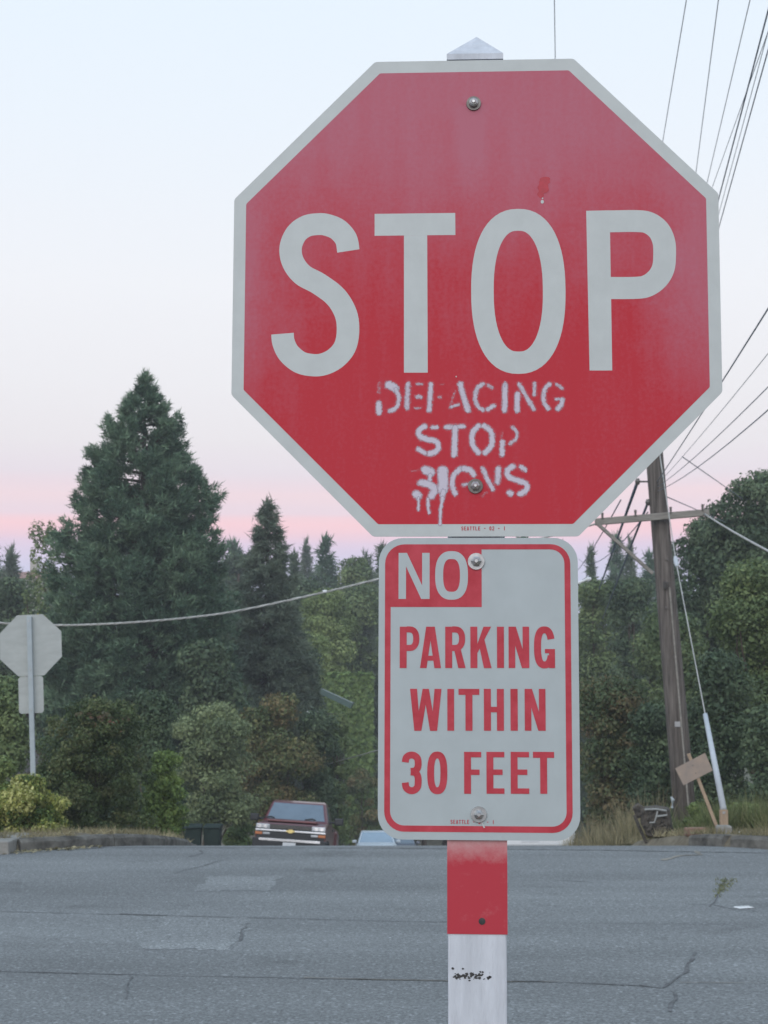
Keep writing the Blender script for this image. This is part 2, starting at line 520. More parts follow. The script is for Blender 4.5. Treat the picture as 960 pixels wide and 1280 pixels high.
def kerb_pts(xf, y0, y1, cy, ry, n=40):
    out = []
    for i in range(n + 1):
        th = math.acos(max(-1, min(1, (cy - y0) / ry))) + (math.pi / 2 - math.acos(max(-1, min(1, (cy - y0) / ry)))) * i / n
        y = cy - ry * math.cos(th); out.append((xf(y), y, prof(y)))
    y = cy + .6
    while y < y1: out.append((xf(y), y, prof(y))); y += .6
    return out
kl = kerb_pts(x_left, 17.62, 60, 21.6, 4.1)
kl = [p for p in kl if p[0] > -4.02]
kerb('kerb', [(p[0], p[1], p[2]) for p in kl], 'curved concrete kerb at the far left corner')
kr = kerb_pts(x_right, 17.42, 60, 22.0, 4.6)
kerb('kerb', [p for p in kr if 18.83 < p[1] < 19.6][::-1], 'broken end of the concrete kerb below the cardboard sign')
kerb('kerb', [p for p in kr if p[1] < 18.80][::-1] + [(5.7 + .6 * i, 17.42, 0) for i in range(1, 30)], 'worn concrete kerb at the far right corner')

# concrete pavement slabs at the far left corner
pv = empty('pavement', (0, 0, 0)); pv['kind'] = 'structure'
for i in range(6):
    x1 = -4.06 - i * 1.5
    MB().box((x1 - 1.485, 17.60 + .012 * (i % 2), -.05), (x1, 18.75, .135 - .012 * (i % 3))).build('paving_slab', M['concrete'], pv, bevel=.012)

def gpt(px, py, dz=.004):
    a, b = at(px, py, 10), Vector((0, 0, CAM_H))
    d = a - b; k = (dz - CAM_H) / d.z
    return b + d * k
def crack(name, pix, w, material, seed, jit=.02, parent=road):
    rg = random.Random(seed)
    P = [gpt(*q) for q in pix]
    pts = []
    for a, b in zip(P[:-1], P[1:]):
        n = max(2, int((b - a).length / .12))
        for i in range(n): pts.append(a.lerp(b, i / n))
    pts.append(P[-1])
    vs, off = [], 0
    for i, p in enumerate(pts):
        d = (pts[min(i + 1, len(pts) - 1)] - pts[max(i - 1, 0)]).normalized(); nn = Vector((-d.y, d.x, 0))
        off = off * .8 + rg.uniform(-jit, jit)
        ww = w * rg.uniform(.25, 1.25) / 2
        c = p + nn * off
        vs += [tuple((c + nn * ww)[:2]) + (prof(c.y) + .004,), tuple((c - nn * ww)[:2]) + (prof(c.y) + .004,)]
    fs = [(2 * i, 2 * i + 1, 2 * i + 3, 2 * i + 2) for i in range(len(pts) - 1)]
    return mesh_obj(name, new_mesh(name, vs, fs, material), parent)
crack('joint', [(-500, 1127), (0, 1139), (240, 1145), (480, 1151), (560, 1152)], .017, M['tar'], 1, .006)
crack('joint', [(640, 1152.5), (800, 1154), (960, 1156), (1400, 1161)], .008, M['tar'], 18, .006)
crack('joint', [(150, 1142), (210, 1144)], .034, M['tar'], 8, .004)
crack('joint', [(-500, 1196), (0, 1214), (240, 1220), (480, 1224.5), (700, 1227), (800, 1231), (826, 1234)], .017, M['tar'], 2, .006)
crack('joint', [(380, 1221.5), (480, 1224), (600, 1226), (700, 1226)], .026, M['dirt_joint'], 12, .008)
crack('joint', [(850, 1228), (960, 1228), (1200, 1227)], .012, M['dirt_joint'], 19, .008)
crack('joint', [(-100, 1056.5), (240, 1057.5), (480, 1058.5), (760, 1062), (1000, 1067)], .08, M['tar'], 3, .01)
crack('crack', [(800, 1231), (826, 1234), (842, 1226), (856, 1214), (861, 1204), (867, 1198), (872, 1190)], .026, M['tar'], 4, .012)
crack('crack', [(838, 1264), (842, 1254), (847, 1243), (844, 1238)], .022, M['tar'], 5, .012)
crack('crack', [(888, 1133), (893, 1126), (899, 1112), (910, 1098)], .014, M['tar'], 6, .012)
crack('crack', [(860, 1130), (893, 1131), (920, 1137), (948, 1139)], .016, M['tar'], 61, .012)
crack('crack', [(218, 1091), (232, 1087), (262, 1077), (292, 1073)], .018, M['tar'], 7, .03)
crack('crack', [(300, 1176), (297, 1168), (302, 1161), (306, 1158)], .03, M['tar'], 9, .02)
crack('crack', [(158, 1248), (163, 1235), (166, 1221)], .014, M['tar'], 10, .02)
crack('crack', [(250, 1062), (256, 1066), (236, 1071)], .03, M['tar'], 13, .02)
crack('crack', [(825, 1075), (850, 1069), (872, 1068), (868, 1063)], .07, M['dirt_joint'], 14, .04)
crack('crack', [(640, 1100), (700, 1101), (760, 1104)], .016, M['tar'], 15, .02)
def patch(pix, seed):
    rg = random.Random(seed); P = [gpt(*q) for q in pix]; pts = []
    for a, b in zip(P, P[1:] + P[:1]):
        for i in range(8):
            c = a.lerp(b, i / 8); pts.append((c.x + rg.uniform(-.06, .06), c.y + rg.uniform(-.07, .07), .0018))
    mesh_obj('asphalt_patch', new_mesh('asphalt_patch', pts, [tuple(range(len(pts)))], M['asphalt_patch']), road)
patch([(204, 1146), (313, 1147), (292, 1186), (172, 1186)], 1)
patch([(262, 1094), (352, 1095), (340, 1113), (240, 1114)], 2)
patch([(690, 1166), (800, 1170), (810, 1200), (684, 1196)], 3) if False else None
# sign lettering, measured in millimetres from the centre of the octagon
S_PATH = [(-198.7, 71.6), (-202.6, 91.0), (-216.0, 106.8), (-233.9, 114.4), (-247.8, 115.6), (-265.6, 112.5), (-281.4, 100.4), (-290.0, 79.0), (-286.6, 55.7), (-271.2, 34.2), (-245.0, 19.0), (-217.8, -2.5), (-201.8, -30.2), (-198.5, -58.4), (-203.4, -82.7), (-217.1, -99.8), (-234.6, -109.2), (-252.2, -111.3), (-273.6, -106.4), (-291.4, -91.6), (-299.8, -74.3), (-301.5, -60.6)]
T_QUADS = [[(-157.5, 131.2), (-30.3, 131.2), (-30.0, 95.6), (-157.3, 95.7)], [(-111.0, 95.6), (-74.4, 95.6), (-73.4, -124.3), (-110.5, -124.1)]]
O_BOX = [-5.5, 141.6, -127.2, 136.6]
P_STEM = [(175.0, 132.2), (211.7, 132.5), (212.5, -122.8), (177.6, -122.6)]
P_BOWL = [(211.5, 114.7), (253.8, 114.7), (272.4, 111.4), (287.2, 99.7), (295.0, 81.6), (296.0, 61.1), (293.7, 39.4), (284.7, 22.9), (269.7, 11.5), (252.3, 7.9), (211.4, 7.9)]
NP_LETTERS = [('N', -118.0, -70.3, -477.2, -406.3, 10.6), ('O', -61.7, -11.5, -477.8, -404.2, 10.6), ('P', -115.9, -85.3, -582.8, -519.7, 10.6), ('A', -84.9, -52.8, -582.7, -519.6, 10.6), ('R', -46.4, -15.3, -582.6, -519.6, 10.6), ('K', -8.0, 24.2, -582.5, -519.5, 10.6), ('I', 32.5, 43.1, -582.3, -519.5, 10.6), ('N', 50.2, 81.5, -582.3, -519.4, 10.6), ('G', 88.8, 120.5, -582.2, -519.4, 10.6), ('W', -100.0, -52.1, -677.6, -614.2, 10.6), ('I', -43.2, -32.9, -677.3, -614.2, 10.6), ('T', -26.2, 5.4, -677.2, -614.0, 10.6), ('H', 12.3, 42.6, -677.0, -613.9, 10.6), ('I', 52.6, 63.5, -676.8, -613.8, 10.6), ('N', 74.1, 105.6, -676.7, -613.7, 10.6), ('3', -112.2, -82.2, -772.2, -709.4, 10.4), ('0', -73.7, -43.3, -772.0, -709.2, 10.4), ('F', -17.9, 8.0, -771.6, -708.9, 10.4), ('E', 15.9, 42.9, -771.3, -708.7, 10.4), ('E', 52.4, 80.2, -771.1, -708.5, 10.4), ('T', 86.1, 117.9, -770.8, -708.3, 10.4)]
GRAFFITI = [('D', [(7.4, 0.35, [(-149.0, -141.0), (-149.7, -154.0)]), (8.8, 0.95, [(-149.6, -172.9), (-149.6, -179.7), (-148.9, -186.6)]), (12.2, 1, [(-134.5, -143.1), (-128.7, -145.9), (-124.3, -149.0)]), (6.8, 0.8, [(-123.3, -150.7), (-118.9, -161.1), (-119.8, -174.7), (-125.9, -182.2), (-132.6, -184.3)])]),
 ('E', [(8.1, 0.75, [(-104.4, -142.3), (-105.0, -161.1), (-105.6, -180.0)]), (4.4, 0.6, [(-90.5, -142.4), (-82.1, -142.4)]), (6.4, 0.7, [(-90.1, -162.9), (-84.1, -163.0)]), (3.7, 0.5, [(-93.5, -180.4), (-84.7, -180.4)])]),
 ('F', [(7.8, 0.85, [(-68.6, -142.5), (-69.9, -164.8), (-71.2, -183.6)]), (5.1, 0.5, [(-56.4, -163.1), (-53.7, -163.1)]), (3.0, 0.25, [(-53.4, -142.6), (-48.3, -142.6)])]),
 ('A', [(9.1, 0.85, [(-23.0, -142.8), (-17.3, -163.4), (-11.0, -183.9)]), (5.1, 0.35, [(-30.8, -154.0), (-35.5, -168.4), (-39.6, -180.3)]), (4.7, 0.7, [(-36.5, -178.6), (-24.8, -175.3)])]),
 ('C', [(7.1, 0.75, [(12.3, -143.0), (3.9, -149.1), (0.8, -160.0), (1.1, -170.3), (5.5, -178.9), (12.2, -184.0)]), (5.8, 0.6, [(20.7, -144.8), (26.8, -149.3)]), (6.8, 0.85, [(19.6, -183.0), (29.0, -177.3)])]),
 ('I', [(8.8, 0.9, [(46.6, -144.9), (45.8, -184.2)]), (4.7, 0.4, [(46.0, -139.8), (46.3, -146.6)])]),
 ('N', [(8.5, 0.9, [(66.0, -159.4), (65.2, -184.3)]), (6.8, 0.75, [(68.8, -143.4), (80.1, -163.9), (91.0, -182.7)]), (5.8, 0.7, [(92.3, -142.5), (92.2, -160.6)])]),
 ('G', [(7.1, 0.8, [(115.7, -143.7), (108.3, -151.5), (106.2, -162.4), (107.1, -172.6), (113.4, -182.2)]), (5.8, 0.6, [(125.8, -143.7), (134.8, -150.6)]), (4.7, 0.7, [(125.6, -167.6), (136.3, -167.7)]), (7.4, 0.85, [(134.9, -168.7), (133.5, -175.5), (127.8, -182.9)])]),
 ('S', [(8.5, 0.95, [(-78.0, -209.1), (-86.0, -214.6), (-86.7, -223.4), (-75.9, -228.9), (-61.8, -232.4), (-56.4, -240.6), (-61.1, -248.7), (-70.2, -252.0)]), (6.4, 0.8, [(-66.8, -210.9), (-58.4, -210.9)]), (7.1, 0.9, [(-88.0, -244.8), (-77.9, -250.7)])]),
 ('T', [(7.1, 0.85, [(-45.0, -210.7), (-18.1, -209.4)]), (9.1, 0.95, [(-30.9, -212.1), (-32.3, -253.6)])]),
 ('O', [(8.5, 0.9, [(5.4, -208.9), (-3.3, -218.0), (-4.7, -229.9), (-2.7, -240.8), (5.3, -251.0)]), (8.5, 0.9, [(13.8, -208.9), (24.2, -217.1), (26.5, -230.0), (24.1, -240.9), (15.3, -251.0)])]),
 ('P', [(5.4, 0.3, [(41.6, -218.2), (40.9, -226.7)]), (7.8, 0.9, [(42.2, -234.2), (41.4, -253.8)]), (5.8, 0.7, [(58.3, -211.5), (64.7, -219.3), (62.9, -229.5), (53.9, -236.9)])]),
 ('S', [(4.7, 0.3, [(-97.0, -279.4), (-88.6, -278.1)]), (12.9, 1, [(-77.2, -277.1), (-68.5, -280.9)]), (5.8, 0.9, [(-69.5, -285.6), (-70.2, -294.1)]), (11.5, 0.9, [(-83.6, -297.4), (-70.2, -300.8), (-63.1, -308.3), (-67.8, -318.4)]), (12.9, 0.9, [(-91.3, -315.0), (-87.9, -317.7)]), (3.0, 1, [(-87.6, -321.1), (-87.5, -339.6)]), (3.7, 1, [(-73.2, -322.8), (-72.5, -334.6), (-71.1, -344.0)])]),
 ('I', [(16.3, 1, [(-50.0, -278.9), (-49.7, -294.1), (-50.1, -307.7)]), (7.4, 1, [(-49.4, -311.0), (-50.4, -321.2)]), (4.1, 1, [(-50.4, -320.5), (-53.1, -338.0), (-54.4, -361.5)])]),
 ('G', [(8.5, 0.85, [(-22.2, -275.6), (-32.3, -284.7), (-35.7, -300.9), (-30.7, -314.5)]), (8.8, 0.9, [(-17.5, -275.6), (-8.2, -278.0), (-2.2, -284.8)]), (5.4, 0.7, [(-18.3, -301.0), (-9.9, -299.3)])]),
 ('N', [(7.4, 0.8, [(11.9, -275.7), (19.2, -292.7), (27.2, -307.9)]), (9.1, 0.85, [(36.0, -275.8), (34.5, -296.1)]), (5.4, 0.3, [(11.8, -317.9), (17.8, -312.9)])]),
 ('S', [(8.5, 0.95, [(58.0, -272.5), (49.6, -278.9), (51.9, -289.1), (65.9, -294.5), (78.5, -299.9), (78.5, -308.7), (69.1, -315.4)]), (7.1, 0.85, [(70.4, -272.9), (77.0, -277.7)]), (9.1, 0.9, [(52.5, -313.3), (55.1, -314.7)])])]
# ================================================================== the stop sign in front
def red_field_mat():
    m, n, p = base_mat('red_sheeting_fade_and_sheen')
    t = n.nodes.new('ShaderNodeTexCoord')
    def noise(s, d, stretch=(1, 1, 1), loc=(0, 0, 0)):
        mp = n.nodes.new('ShaderNodeMapping'); mp.inputs['Scale'].default_value = stretch; mp.inputs['Location'].default_value = loc
        n.links.new(t.outputs['Object'], mp.inputs[0])
        z = n.nodes.new('ShaderNodeTexNoise'); z.inputs['Scale'].default_value = s; z.inputs['Detail'].default_value = d
        z.inputs['Roughness'].default_value = .7
        n.links.new(mp.outputs[0], z.inputs['Vector']); return z.outputs['Fac']
    def math_(op, a, b=None, c=None):
        x = n.nodes.new('ShaderNodeMath'); x.operation = op
        for i, q in enumerate((a, b, c)):
            if q is None: continue
            if isinstance(q, (int, float)): x.inputs[i].default_value = q
            else: n.links.new(q, x.inputs[i])
        return x.outputs[0]
    def mrange(src, a, b, c, d):
        x = n.nodes.new('ShaderNodeMapRange'); x.interpolation_type = 'SMOOTHSTEP'
        for i, q in zip((1, 2, 3, 4), (a, b, c, d)): x.inputs[i].default_value = q
        n.links.new(src, x.inputs[0]); return x.outputs[0]
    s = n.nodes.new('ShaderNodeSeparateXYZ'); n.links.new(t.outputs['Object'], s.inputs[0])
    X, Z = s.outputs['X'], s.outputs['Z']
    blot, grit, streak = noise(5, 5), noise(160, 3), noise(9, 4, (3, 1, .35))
    # chalky bleaching of the pigment: strongest at the top, where sky reflection is painted in too; in blotches at the left and right rims
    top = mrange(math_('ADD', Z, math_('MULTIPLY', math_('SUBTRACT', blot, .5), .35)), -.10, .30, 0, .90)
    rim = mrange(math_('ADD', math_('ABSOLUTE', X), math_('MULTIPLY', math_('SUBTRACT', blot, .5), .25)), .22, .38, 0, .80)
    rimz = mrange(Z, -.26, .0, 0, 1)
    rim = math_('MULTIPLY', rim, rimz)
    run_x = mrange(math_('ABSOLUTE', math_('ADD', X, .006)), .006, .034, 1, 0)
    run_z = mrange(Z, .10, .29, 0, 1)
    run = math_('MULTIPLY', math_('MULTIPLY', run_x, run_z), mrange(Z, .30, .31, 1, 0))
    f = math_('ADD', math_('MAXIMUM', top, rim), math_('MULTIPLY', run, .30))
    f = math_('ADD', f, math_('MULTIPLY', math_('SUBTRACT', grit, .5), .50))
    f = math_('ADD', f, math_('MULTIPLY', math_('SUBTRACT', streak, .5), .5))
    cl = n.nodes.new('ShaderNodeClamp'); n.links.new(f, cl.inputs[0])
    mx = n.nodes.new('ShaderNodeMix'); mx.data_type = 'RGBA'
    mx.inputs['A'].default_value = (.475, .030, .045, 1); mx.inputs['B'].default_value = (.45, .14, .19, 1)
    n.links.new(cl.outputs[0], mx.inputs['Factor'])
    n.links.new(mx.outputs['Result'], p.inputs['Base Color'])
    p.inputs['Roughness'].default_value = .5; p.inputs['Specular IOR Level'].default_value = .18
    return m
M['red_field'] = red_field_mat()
M['spray'] = None
def spray_mat():
    m, n, p = base_mat('white_spray_paint')
    a = n.nodes.new('ShaderNodeAttribute'); a.attribute_name = 'Col'
    t = n.nodes.new('ShaderNodeTexCoord')
    z = n.nodes.new('ShaderNodeTexNoise'); z.inputs['Scale'].default_value = 260; z.inputs['Detail'].default_value = 3
    n.links.new(t.outputs['Object'], z.inputs['Vector'])
    sub = n.nodes.new('ShaderNodeMath'); sub.operation = 'MULTIPLY_ADD'; sub.inputs[1].default_value = .55; sub.inputs[2].default_value = -.275
    n.links.new(z.outputs['Fac'], sub.inputs[0])
    ad = n.nodes.new('ShaderNodeMath'); ad.operation = 'ADD'
    n.links.new(a.outputs['Fac'], ad.inputs[0]); n.links.new(sub.outputs[0], ad.inputs[1])
    mu = n.nodes.new('ShaderNodeMath'); mu.operation = 'MULTIPLY'; mu.use_clamp = True
    mr = n.nodes.new('ShaderNodeMapRange'); mr.inputs[1].default_value = .08; mr.inputs[2].default_value = .8; mr.interpolation_type = 'SMOOTHSTEP'
    n.links.new(ad.outputs[0], mr.inputs[0])
    p.inputs['Base Color'].default_value = (.54, .50, .58, 1); p.inputs['Roughness'].default_value = .6
    tr = n.nodes.new('ShaderNodeBsdfTransparent'); mx = n.nodes.new('ShaderNodeMixShader')
    n.links.new(mr.outputs[0], mx.inputs[0]); n.links.new(tr.outputs[0], mx.inputs[1]); n.links.new(p.outputs[0], mx.inputs[2])
    n.links.new(mx.outputs[0], n.nodes['Material Output'].inputs['Surface'])
    return m
M['spray'] = spray_mat()
M['post_white'] = mat('white_post_paint', (.54, .57, .62), .6, 0, .12, 7, bump=.25, bscale=14, stretch=(6, 6, 1))
def post_red_mat():
    m, n, p = base_mat('worn_red_post_paint')
    t = n.nodes.new('ShaderNodeTexCoord')
    z = n.nodes.new('ShaderNodeTexNoise'); z.inputs['Scale'].default_value = 45; z.inputs['Detail'].default_value = 5; z.inputs['Roughness'].default_value = .75
    n.links.new(t.outputs['Object'], z.inputs['Vector'])
    s = n.nodes.new('ShaderNodeSeparateXYZ'); n.links.new(t.outputs['Object'], s.inputs[0])
    mr = n.nodes.new('ShaderNodeMapRange'); mr.inputs[1].default_value = -.882; mr.inputs[2].default_value = -.838; mr.inputs[3].default_value = 0; mr.inputs[4].default_value = .85
    n.links.new(s.outputs['Z'], mr.inputs[0])
    a = n.nodes.new('ShaderNodeMath'); a.operation = 'MULTIPLY_ADD'; a.inputs[1].default_value = .9; n.links.new(z.outputs['Fac'], a.inputs[0])
    a.inputs[2].default_value = -.52
    b = n.nodes.new('ShaderNodeMath'); b.operation = 'ADD'; b.use_clamp = True
    n.links.new(a.outputs[0], b.inputs[0]); n.links.new(mr.outputs[0], b.inputs[1])
    mx = n.nodes.new('ShaderNodeMix'); mx.data_type = 'RGBA'
    mx.inputs['A'].default_value = (.44, .026, .045, 1); mx.inputs['B'].default_value = (.56, .38, .38, 1)
    n.links.new(b.outputs[0], mx.inputs['Factor']); n.links.new(mx.outputs['Result'], p.inputs['Base Color'])
    p.inputs['Roughness'].default_value = .6
    return m
M['post_red'] = post_red_mat()
M['scuff'] = mat('black_scuff', (.05, .05, .05), .8, 0, .4, 90)
M['red_stain'] = mat('red_paint_spot', (.45, .04, .06), .5, 0, .2, 40)

# the sign stands in a place measured from its own octagon: centre 2.325 m up, turned 3 degrees
SIGN_C = Vector((.1420, 2.4506, 2.3248))
root = empty('stop_sign', (.1420 - math.sin(R(.22)) * 2.205, 2.4506, VERGE))
root.rotation_euler = (R(.02), R(.22), R(-2.952))
tag(root, 'big red stop sign with white graffiti above a no parking plate', 'stop sign')
ZC = 2.3248 - VERGE                      # height of the octagon's centre in the thing's own space
def kid(mb, name, material, parent=root, bevel=0.0, smooth=False, z=ZC):
    o = mb.build(name, material, parent, None, smooth, bevel)
    if parent is root: o.location = (0, 0, z)
    return o
def octagon(a, r=0.0):
    t = a * (math.sqrt(2) - 1); c = [(-t, a), (t, a), (a, t), (a, -t), (t, -a), (-t, -a), (-a, -t), (-a, t)]
    if not r: return c
    out = []
    for i in range(8):
        p, q, s = Vector(c[i - 1]), Vector(c[i]), Vector(c[(i + 1) % 8])
        d0, d1 = (p - q).normalized(), (s - q).normalized()
        A, B = q + d0 * r, q + d1 * r
        for k in range(4):
            u = k / 3; out.append(tuple(A.lerp(q, u).lerp(q.lerp(B, u), u)))
    return out
def rrect(x0, x1, z0, z1, r, n=8):
    out = []
    for cx_, cz_, a0 in ((x1 - r, z1 - r, 90), (x1 - r, z0 + r, 0), (x0 + r, z0 + r, -90), (x0 + r, z1 - r, -180)):
        for k in range(n + 1):
            a = R(a0 - 90 * k / n); out.append((cx_ + r * math.cos(a), cz_ + r * math.sin(a)))
    return out
# post: a 4x4 with pyramid cap, white, with a red band under the plates
pb = MB().box((-.0425, .006, -ZC - .25), (.0455, .095, .384))
post = kid(pb, 'post', M['post_white'], bevel=.003)
cb = MB()
cb.add([(-.0435, .004, .3845), (.0465, .004, .3845), (.0465, .096, .3845), (-.0435, .096, .3845), (-.0435, .004, .394), (.0465, .004, .394), (.0465, .096, .394), (-.0435, .096, .394), (.0045, .05, .441)],
       [(0, 3, 2, 1), (0, 1, 5, 4), (1, 2, 6, 5), (2, 3, 7, 6), (3, 0, 4, 7), (4, 5, 8), (5, 6, 8), (6, 7, 8), (7, 4, 8)])
kid(cb, 'post_cap', M['post_white'], post)
rb = MB()
for q in range(1):
    o_ = [(-.0437, .0048), (.0467, .0048), (.0467, .0962), (-.0437, .0962)]
    vs = [(x, y, -.8385) for x, y in o_] + [(x, y, -.9795) for x, y in o_]
    rb.add(vs, [(0, 1, 5, 4), (1, 2, 6, 5), (2, 3, 7, 6), (3, 0, 4, 7), (0, 3, 2, 1), (4, 5, 6, 7)])
kid(rb, 'red_band', M['post_red'], post)
hb = MB().tube([(.0085, .0042, -.9605), (.0085, .012, -.9605)], .0052, 14)
kid(hb, 'bolt_hole', M['scuff'], post)
rg = random.Random(11)
sb = MB()
for i in range(60):
    x = -.036 + rg.random() * .056; z = -1.0405 + rg.gauss(0, .0032) + (x + .01) * .03
    r_ = rg.uniform(.0006, .0026)
    k = rg.randint(5, 7)
    sb.add([(x + r_ * rg.uniform(.6, 1.5) * math.cos(6.283 * j / k), .0056 - i * 4e-6, z + r_ * rg.uniform(.5, 1.2) * math.sin(6.283 * j / k)) for j in range(k)], [tuple(range(k))])
kid(sb, 'black_scuff', M['scuff'], post)

# the octagonal plate
pl = MB().prism(octagon(.381, .004), 0, .0022)
plate = kid(pl, 'stop_plate', M['white_sheet'])
bk = MB().prism(octagon(.3805, .004), .0022, .0026); kid(bk, 'plate_back', M['aluminium'], plate)
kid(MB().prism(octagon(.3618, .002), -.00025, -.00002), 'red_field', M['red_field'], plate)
mm = lambda pts: [(x / 1000, z / 1000) for x, z in pts]
def smooth_path(pts, n=6):
    P = [Vector(p) for p in pts]; out = []
    for i in range(len(P) - 1):
        p0, p1, p2, p3 = P[max(i - 1, 0)], P[i], P[i + 1], P[min(i + 2, len(P) - 1)]
        for k in range(n):
            t = k / n
            out.append(.5 * ((2 * p1) + (p2 - p0) * t + (2 * p0 - 5 * p1 + 4 * p2 - p3) * t * t + (3 * p1 - p0 - 3 * p2 + p3) * t ** 3))
    out.append(P[-1]); return out
def sup(x0, x1, z0, z1, ins, e=2.35, n=64, a0=0, a1=360):
    cx_, cz_, a, b = (x0 + x1) / 2, (z0 + z1) / 2, (x1 - x0) / 2 - ins, (z1 - z0) / 2 - ins
    out = []
    for k in range(n + (0 if a1 - a0 >= 360 else 1)):
        t = R(a0 + (a1 - a0) * k / n); c, s = math.cos(t), math.sin(t)
        out.append((cx_ + a * math.copysign(abs(c) ** (2 / e), c), cz_ + b * math.copysign(abs(s) ** (2 / e), s)))
    return out
YL = -.00032
kid(MB().ribbon(smooth_path(mm(S_PATH)), .0355, YL), 'letter', M['white_sheet'], plate)
tb = MB()
for q in T_QUADS: tb.add([(x / 1000, YL, z / 1000) for x, z in q], [(0, 1, 2, 3)])
kid(tb, 'letter', M['white_sheet'], plate)
ox0, ox1, oz0, oz1 = [v / 1000 for v in O_BOX]
kid(MB().ribbon(sup(ox0, ox1, oz0, oz1, .0176), .0352, YL, closed=True), 'letter', M['white_sheet'], plate)
tb = MB().add([(x / 1000, YL, z / 1000) for x, z in P_STEM], [(0, 1, 2, 3)])
tb.ribbon(smooth_path(mm(P_BOWL)), .0352, YL - .00004)
kid(tb, 'letter', M['white_sheet'], plate)

# stencilled spray paint, dripping
def spray_letter(strokes, idx):
    V, F, A = [], [], []
    lay = 0
    for w, al, pts in strokes:
        w = w / 1000; P = smooth_path(mm(pts), 5)
        rg2 = random.Random(idx * 31 + lay)
        soft = .0036
        n = len(P)
        # rounded stroke: rings from the core outwards, thinning to nothing
        prof_ = []
        for i in range(n):
            d = (P[min(i + 1, n - 1)] - P[max(i - 1, 0)]).normalized(); nn = Vector((-d.y, d.x))
            prof_.append((P[i], nn, d))
        ringpts = []
        ww = w / 2
        left = [(p + nn * 0, nn) for p, nn, d in prof_]
        outline = []
        for p, nn, d in prof_: outline.append((p, nn))
        p, nn, d = prof_[-1]
        for k in range(1, 6):
            a = math.pi * k / 6; outline.append((p, nn * math.cos(a) + d * math.sin(a)))
        for p, nn, d in prof_[::-1]: outline.append((p, -nn))
        p, nn, d = prof_[0]
        for k in range(1, 6):
            a = math.pi * k / 6; outline.append((p, -nn * math.cos(a) - d * math.sin(a)))
        m_ = len(outline); y = -.00032 - lay * .00003 - (idx % 2) * .0003
        b = len(V)
        for off, alpha in ((0, 1), (ww * .55, .95), (ww * .92, .55), (ww + soft, 0)):
            for (p, nv) in outline:
                jj = rg2.uniform(-.0007, .0007) if off else 0
                V.append((p.x + nv.x * (off + jj), y, p.y + nv.y * (off + jj))); A.append(alpha * al * .88)
        for r_ in range(3):
            for k in range(m_):
                k2 = (k + 1) % m_
                F.append((b + r_ * m_ + k, b + r_ * m_ + k2, b + (r_ + 1) * m_ + k2, b + (r_ + 1) * m_ + k))
        lay += 1
    me = bpy.data.meshes.new('graffiti_letter'); me.from_pydata(V, [], F); me.update()
    ca = me.color_attributes.new('Col', 'FLOAT_COLOR', 'POINT')
    ca.data.foreach_set('color', np.array([(a, a, a, 1) for a in A], np.float32).ravel())
    me.materials.append(M['spray'])
    return mesh_obj('graffiti_letter', me, plate)
for i, (ch, st) in enumerate(GRAFFITI):
    spray_letter(st, i)
# a red paint spot and a chip
sp = MB()
for x, z, a, b in ((.1085, .171, .0085, .0105), (.1105, .182, .009, .007), (.104, .160, .005, .006)):
    sp.add([(x + a * math.cos(6.283 * k / 14) * rg.uniform(.8, 1.15), -.0005 - .00003 * a * 1000, z + b * math.sin(6.283 * k / 14) * rg.uniform(.8, 1.15)) for k in range(14)], [tuple(range(14))])
kid(sp, 'red_spot', M['red_stain'], plate)
for x, z, a in ((.1065, .1475, .0026), (.107, .153, .0011), (-.029, -.131, .001), (-.052, -.337, .0012)):
    sp = MB()
    sp.add([(x + a * math.cos(6.283 * k / 8), -.0008, z + a * 1.2 * math.sin(6.283 * k / 8)) for k in range(8)], [tuple(range(8))])
    kid(sp, 'paint_chip', M['white_sheet'], plate)

